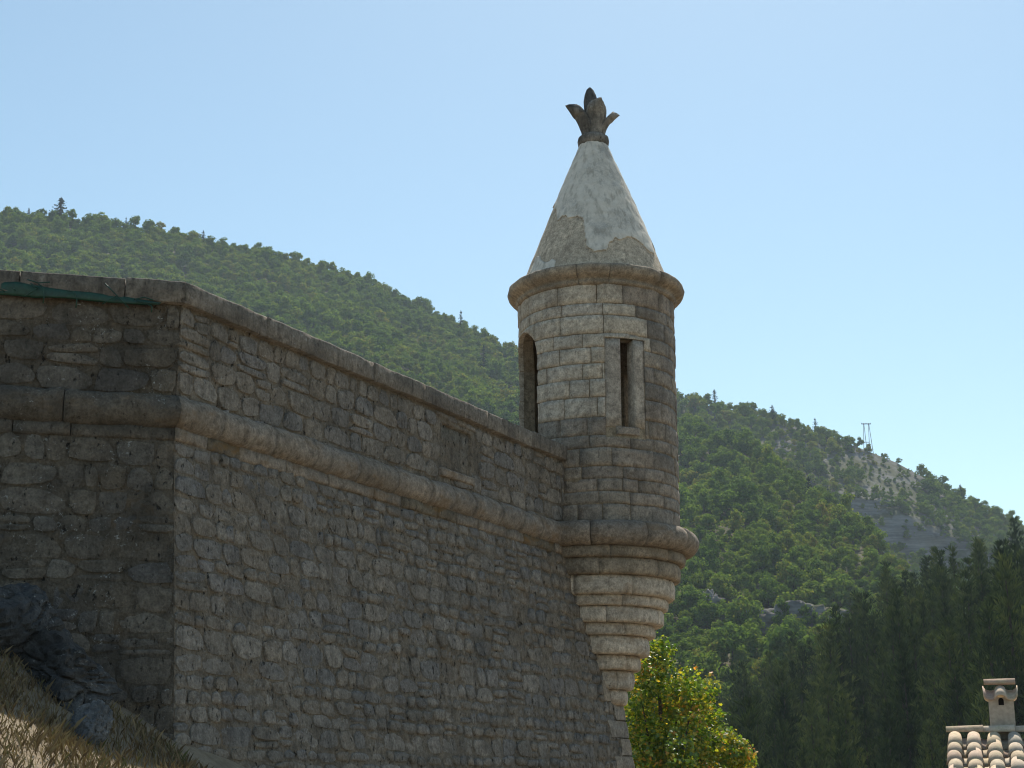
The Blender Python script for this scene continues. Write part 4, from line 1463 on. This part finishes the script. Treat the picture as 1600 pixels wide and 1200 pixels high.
def scatter_object(name, pts, protos, label, cat):
    me = bpy.data.meshes.new(name)
    me.from_pydata([tuple(p) for p, s, v_ in pts], [], [])
    for an, ty in (("scl", 'FLOAT_VECTOR'), ("rot", 'FLOAT_VECTOR'), ("var", 'INT')):
        at = me.attributes.new(an, ty, 'POINT')
        if an == "scl": at.data.foreach_set("vector", [c for p, s, v_ in pts for c in s])
        elif an == "rot": at.data.foreach_set("vector", [c for p, s, v_ in pts for c in (0, 0, orient())])
        else: at.data.foreach_set("value", [v_ for p, s, v_ in pts])
    o = link(name, me)
    ng = bpy.data.node_groups.new(name + "_nodes", 'GeometryNodeTree')
    ng.interface.new_socket("Geometry", in_out='INPUT', socket_type='NodeSocketGeometry')
    ng.interface.new_socket("Geometry", in_out='OUTPUT', socket_type='NodeSocketGeometry')
    gi, go = ng.nodes.new('NodeGroupInput'), ng.nodes.new('NodeGroupOutput')
    join = ng.nodes.new('GeometryNodeJoinGeometry')
    def attr(nm, ty):
        a = ng.nodes.new('GeometryNodeInputNamedAttribute')
        a.data_type = ty
        a.inputs["Name"].default_value = nm
        return a.outputs["Attribute"]
    sc, ro, va = attr("scl", 'FLOAT_VECTOR'), attr("rot", 'FLOAT_VECTOR'), attr("var", 'INT')
    for k, po in protos.items():
        cmp_ = ng.nodes.new('FunctionNodeCompare')
        cmp_.data_type, cmp_.operation = 'INT', 'EQUAL'
        ng.links.new(va, cmp_.inputs[2])
        cmp_.inputs[3].default_value = k
        oi = ng.nodes.new('GeometryNodeObjectInfo')
        oi.transform_space = 'ORIGINAL'
        oi.inputs["Object"].default_value = po
        iop = ng.nodes.new('GeometryNodeInstanceOnPoints')
        ng.links.new(gi.outputs[0], iop.inputs["Points"])
        ng.links.new(cmp_.outputs[0], iop.inputs["Selection"])
        ng.links.new(oi.outputs["Geometry"], iop.inputs["Instance"])
        ng.links.new(ro, iop.inputs["Rotation"])
        ng.links.new(sc, iop.inputs["Scale"])
        ng.links.new(iop.outputs[0], join.inputs[0])
    ng.links.new(join.outputs[0], go.inputs[0])
    md = o.modifiers.new("scatter", 'NODES')
    md.node_group = ng
    return tag(o, label, cat, kind="stuff")
scatter_object("hillside_wood", cloud, protos, "green mixed wood covering the hills behind the wall", "wood")

# conifers that stand out on the skylines
def on_hill(hill, x, t):
    a = az_of(x, 500)
    p = hill_point(hill, a, t)
    return p
SKY_TREES = [('A', 80, 330, 1.0, 1.25, 1, "large dark bushy conifer on the skyline at far left"), ('A', 30, 338, 1.0, .62, 0, "small dark conifer on the skyline left of the large one"),
             ('A', 133, 350, 1.0, .55, 2, "low conifer just right of the large skyline conifer"), ('A', 186, 355, 1.0, .72, 0, "slim dark conifer on the left skyline, second right of the large conifer"),
             ('A', 262, 362, 1.0, .62, 1, "small spreading conifer on the skyline above the wall corner"), ('A', 310, 370, 1.0, .72, 2, "small pointed conifer on the skyline right of the wall corner"),
             ('A', 720, 520, .97, 1.15, 0, "slender dark conifer standing near the ridge left of the turret"), ('A', 756, 590, .84, 1.2, 2, "tall dark conifer on the slope just left of the turret"),
             ('A', 1250, 760, .93, 1.0, 0, "dark pointed conifer on the nearer slope right of the turret"), ('B', 1112, 640, 1.0, 1.0, 1, "dark conifer on the far ridge close to the turret"),
             ('B', 1200, 655, 1.0, .8, 2, "dark bushy conifer on the far ridge left of the poles"), ('B', 1265, 672, 1.0, .8, 0, "second dark conifer on the far ridge left of the poles"),
             ('B', 1480, 765, 1.0, .85, 1, "lone little conifer on the far skyline right of the poles"), ('B', 1553, 806, 1.0, .6, 2, "small dark tree on the far skyline near the right edge")]
for hill, x, y, t, s, vi, lab in SKY_TREES:
    p = on_hill(hill, x, t)
    wide = 2.1 if "bushy" in lab or "spreading" in lab else (0.95 if "slender" in lab or "slim" in lab or "tall" in lab else 1.4)
    k = 1.0 if hill == 'B' else (1.25 if x < 900 else 1.0)
    put_tree("conifer", CONIF[vi], p - Vector((0, 0, .5)), (s * wide * k, s * wide * k, s * k), orient(), lab, "conifer", "conifers standing out on the hills")

# wooden twin-pole line support on the far ridge
pb = on_hill('B', 1343, 1.0)
pole = thing("utility_pole", "twin wooden A-frame power line support on the far ridge", "utility pole", loc=pb)
for x0, x1 in ((-1.55, -1.0), (-.2, -.85), (.75, .95), (2.2, 1.1)):
    m_ = MB(); m_.add(*tube_vf([(x0, 0, -1.5), (x1, 0, 11.2)], [.12, .085], 8)); m_.build("post", M['wood'], pole)
m_ = MB(); m_.add(*box_vf(-1.9, 1.9, -.12, .12, 10.8, 11.1)); m_.build("crossarm", M['wood'], pole, smooth=False)
m_ = MB(); m_.add(*box_vf(-1.5, .85, -.08, .08, 3.4, 3.6)); m_.build("brace", M['wood'], pole, smooth=False)
for x in (-1.7, 0.0, 1.7):
    m_ = MB(); m_.add(*tube_vf([(x, 0, 11.1), (x, 0, 11.25), (x, 0, 11.45)], [.05, .11, .06], 8)); m_.build("insulator", M['dark'], pole)

# pale rock outcrops in the wood
def blob(name, seed, sx, sy, sz, rough, mat, freq=1.6, nu=26, nv=18, bed=0.0):
    m2 = MB()
    def fn(i, j):
        a = 2 * math.pi * i / nu; b = math.pi * (j / (nv - 1) - .5)
        d = Vector((math.cos(a) * math.cos(b), math.sin(a) * math.cos(b), math.sin(b)))
        e = 1 + rough * fbm(d.x + seed, d.y, d.z, freq, 4) + rough * .5 * abs(nz(d.x * 4 + seed, d.y * 4, d.z * 4))
        if bed: e += bed * math.sin(d.z * sz * 9.0)
        return Vector((d.x * sx * e, d.y * sy * e, d.z * sz * e))
    m2.add(*grid(nu, nv, fn, True))
    return m2.build(name, mat)
for (x, y, dist, sx, sz, lab) in ((1106, 960, 215, 2.6, 3.2, "pale rock showing between trees right of the turret corbel"), (1235, 985, 235, 9.0, 3.6, "low bedded rock ledge among trees above the pines")):
    d = ray(x, y); a = math.atan2(d.x, d.y); e = d.z / math.hypot(d.x, d.y)
    tt = 0.0
    while tt < 1 and (lambda q: q.z / math.hypot(q.x, q.y))(hill_point('A', a, tt)) < e: tt += .005
    p = hill_point('A', a, tt)
    o = blob("rock_outcrop", x, sx, 2.2, sz, .6, M['scree'], 2.6, 40, 26, bed=.05)
    o.location = p
    tag(o, lab, "rock")

# ------------------------------------------------------------------ pines at lower right
def pine_words(x, y, z):
    px = to_px(Vector((x, y, z + 7)))[0]
    if px > 1450: return "dark green pine in the dense stand right behind the tiled house", "pine tree", "pines behind the tiled house"
    if px < 1240: return "dark green pine at the low left end of the stand, next to the yellowing tree", "pine tree", "pines at the left end of the stand"
    return "dark green pine in the middle of the dense stand, between yellowing tree and tiled house", "pine tree", "pines in the middle of the stand"
r_ = random.Random(4)
rows_p = []
pin = 0
cellp = []
tries = 0
while pin < 295 and tries < 12000:
    tries += 1
    a = R(r_.uniform(5.2, 25.5)); rr_ = math.sqrt(r_.uniform(88 ** 2, 186 ** 2))
    x, y = rr_ * math.sin(a), rr_ * math.cos(a)
    if any((x - q[0]) ** 2 + (y - q[1]) ** 2 < 2.9 ** 2 for q in cellp): continue
    cellp.append((x, y))
    s = r_.uniform(.68, 1.15)
    put_tree("pine_tree", PINES[r_.randrange(6)], (x, y, pine_z(a, rr_) - .3), (s * r_.uniform(.95, 1.2), s * r_.uniform(.95, 1.2), s), r_.uniform(0, 6.3), *pine_words(x, y, pine_z(a, rr_)))
    pin += 1

# ------------------------------------------------------------------ yellowing tree beside the salient
TD = 29.0
tb = at_y(1040, 1200, TD)
base_z = gz(tb.x, tb.y)
maple = thing("maple_tree", "sunlit yellow-green broadleaf tree turning colour, beside the bastion corner below the turret", "tree", loc=(tb.x, tb.y, base_z))
r_ = random.Random(9)
LOBES = [(1028, 1018, 26), (1024, 1045, 34), (1000, 1078, 42), (1086, 1078, 34), (1060, 1088, 36), (1040, 1110, 55), (990, 1130, 45), (1095, 1120, 36), (1110, 1140, 32), (1060, 1160, 60), (1000, 1180, 60), (1135, 1172, 34), (1155, 1180, 24), (1110, 1200, 55), (1050, 1230, 90), (970, 1240, 80), (1140, 1250, 60), (1060, 1300, 110), (960, 1310, 80), (1150, 1320, 70), (930, 1180, 45), (905, 1230, 60)]
lv = MB()
def maple_leaf(m2, p, s, n, r_):
    n = n.normalized()
    a = n.cross(rnd_dir(r_)).normalized(); b = n.cross(a)
    prof = [(0, -.1), (.34, -.22), (.30, .02), (.56, .20), (.28, .32), (.26, .52), (.0, .80), (-.26, .52), (-.28, .32), (-.56, .20), (-.30, .02), (-.34, -.22)]
    vs = [p + a * (x * s) + b * (y * s) + n * (s * (.18 * abs(x) - .10 * y * y)) for x, y in prof]
    m2.add(vs, [(0, 1, 2, 3, 4, 5, 6), (0, 6, 7, 8, 9, 10, 11)])
tips = []
for (x, y, pr) in LOBES:
    dy_ = r_.uniform(-.7, .7)
    c = at_y(x, y, TD + dy_) - Vector((tb.x, tb.y, base_z))
    rad = pr * TD / F_PX
    tips.append((c, rad))
    n = int(620 * (rad / .5) ** 1.8) + 200
    # leaf sprays: small clusters on the lobe's shell
    for _ in range(n // 6):
        d = rnd_dir(r_)
        q = r_.uniform(.45, 1.12)
        cc = c + d * rad * q
        for _ in range(7):
            p = cc + rnd_dir(r_) * r_.uniform(.02, .13)
            maple_leaf(lv, p, r_.uniform(.04, .092), d * .5 + Vector((0, 0, .55)) + rnd_dir(r_) * .75, r_)
lv.build("crown", M['near_leaf'], maple, smooth=False)
m_ = MB()
top = tips[0][0]
trunk_pts = [Vector((0, 0, -.3)), Vector((.03, 0, 1.2)), Vector((.0, .03, 2.6)), top * .62 + Vector((0, 0, .4)), top * .85, top]
m_.add(*tube_vf(trunk_pts, [.16, .13, .10, .06, .035, .012], 10))
m_.build("trunk", M['bark'], maple)
for c, rad in tips[2:]:
    zz = max(1.0, c.z * .55)
    s0 = Vector((0, 0, zz)).lerp(Vector((top.x * .4, top.y * .4, zz)), min(1, zz / 4))
    m2 = MB(); m2.add(*tube_vf([s0, s0.lerp(c, .5) + Vector((0, 0, .12)), c], [.045, .028, .008], 6))
    m2.build("branch", M['bark'], maple)

# ------------------------------------------------------------------ rock and dry grass at the foot of the wall, left
def rock_at(x, y, depth, sx, sy, sz, seed, lab):
    """broken limestone: planes cut from a lump, with cracks and a rough skin"""
    p0 = at_y(x, y, depth)
    q_ = random.Random(int(seed * 100))
    planes = [(rnd_dir(q_), q_.uniform(.62, 1.0)) for _ in range(26)]
    m2 = MB()
    nu, nv = 90, 60
    def fn(i, j):
        a = 2 * math.pi * i / nu; b = math.pi * (j / (nv - 1) - .5)
        d = Vector((math.cos(a) * math.cos(b), math.sin(a) * math.cos(b), math.sin(b)))
        e = 1.25
        for n, h in planes:
            k = d.dot(n)
            if k > 0.2: e = min(e, h / k)
        e += .05 * fbm(d.x * 2 + seed, d.y * 2, d.z * 2, 2.0, 4) - .09 * max(0, .18 - abs(nz(d.x * 2.2 + seed, d.y * 2.2, d.z * 4.5))) / .18
        return Vector((d.x * sx * e, d.y * sy * e, d.z * sz * e))
    m2.add(*grid(nu, nv, fn, True))
    o = m2.build("boulder", M['pale_rock'] if "pale" in lab else M['rock'], None, smooth=False)
    o.location = p0 - Vector((0, -0.05, 0.10))
    o.rotation_euler = (R(8), R(-14), seed)
    return tag(o, lab, "rock")
rock_at(0, 960, 9.1, .46, .32, .38, 1.0, "big dark rock against the wall foot at the far left edge")
rock_at(85, 1030, 9.1, .46, .30, .26, 2.3, "dark rounded rock below the big one at the wall foot")
rock_at(140, 1116, 8.5, .11, .12, .20, 3.1, "pale bluish rock in the bank at the lower end of the dark rocks")

gr = MB()
r_ = random.Random(2)
for _ in range(60000):
    x, y = r_.uniform(-4.4, -0.9), r_.uniform(5.2, 9.4)
    dens = .55 + .6 * nz(x * 1.3, y * 1.3, 2)
    if r_.random() > dens: continue
    z = gz(x, y)
    L = r_.uniform(.025, .085) * (1.6 if r_.random() < .05 else 1)
    a = r_.uniform(0, 6.3)
    lean = Vector((math.cos(a), math.sin(a), 0)) * L * r_.uniform(.1, .8)
    sd_ = Vector((-math.sin(a), math.cos(a), 0)) * r_.uniform(.0009, .0022)
    p = Vector((x, y, z - .01))
    m1 = p + lean * .35 + Vector((0, 0, L * .6)); tp = p + lean + Vector((0, 0, L * .95))
    gr.add([p - sd_, p + sd_, m1 + sd_ * .8, tp, m1 - sd_ * .8], [(0, 1, 2, 3, 4)])
tag(gr.build("dry_grass", M['dry_grass'], None, smooth=False), "straw-coloured dry grass on the bank at lower left", "grass", kind="stuff")

# ------------------------------------------------------------------ haze
m_ = MB(); m_.add(*box_vf(-1450, 1450, -1450, 1450, -40, 215))
haze = m_.build("haze", None, None, smooth=False)
t = NT("haze_air")
pvn = t.n("ShaderNodeVolumePrincipled")
pvn.inputs["Color"].default_value = (0.72, 0.86, 1.0, 1)
pvn.inputs["Density"].default_value = 0.00018
pvn.inputs["Anisotropy"].default_value = 0.2
t.t.links.new(pvn.outputs[0], t.out.inputs["Volume"])
haze.data.materials.append(t.m)
tag(haze, "thin bluish air haze over the valley", "haze", kind="stuff")
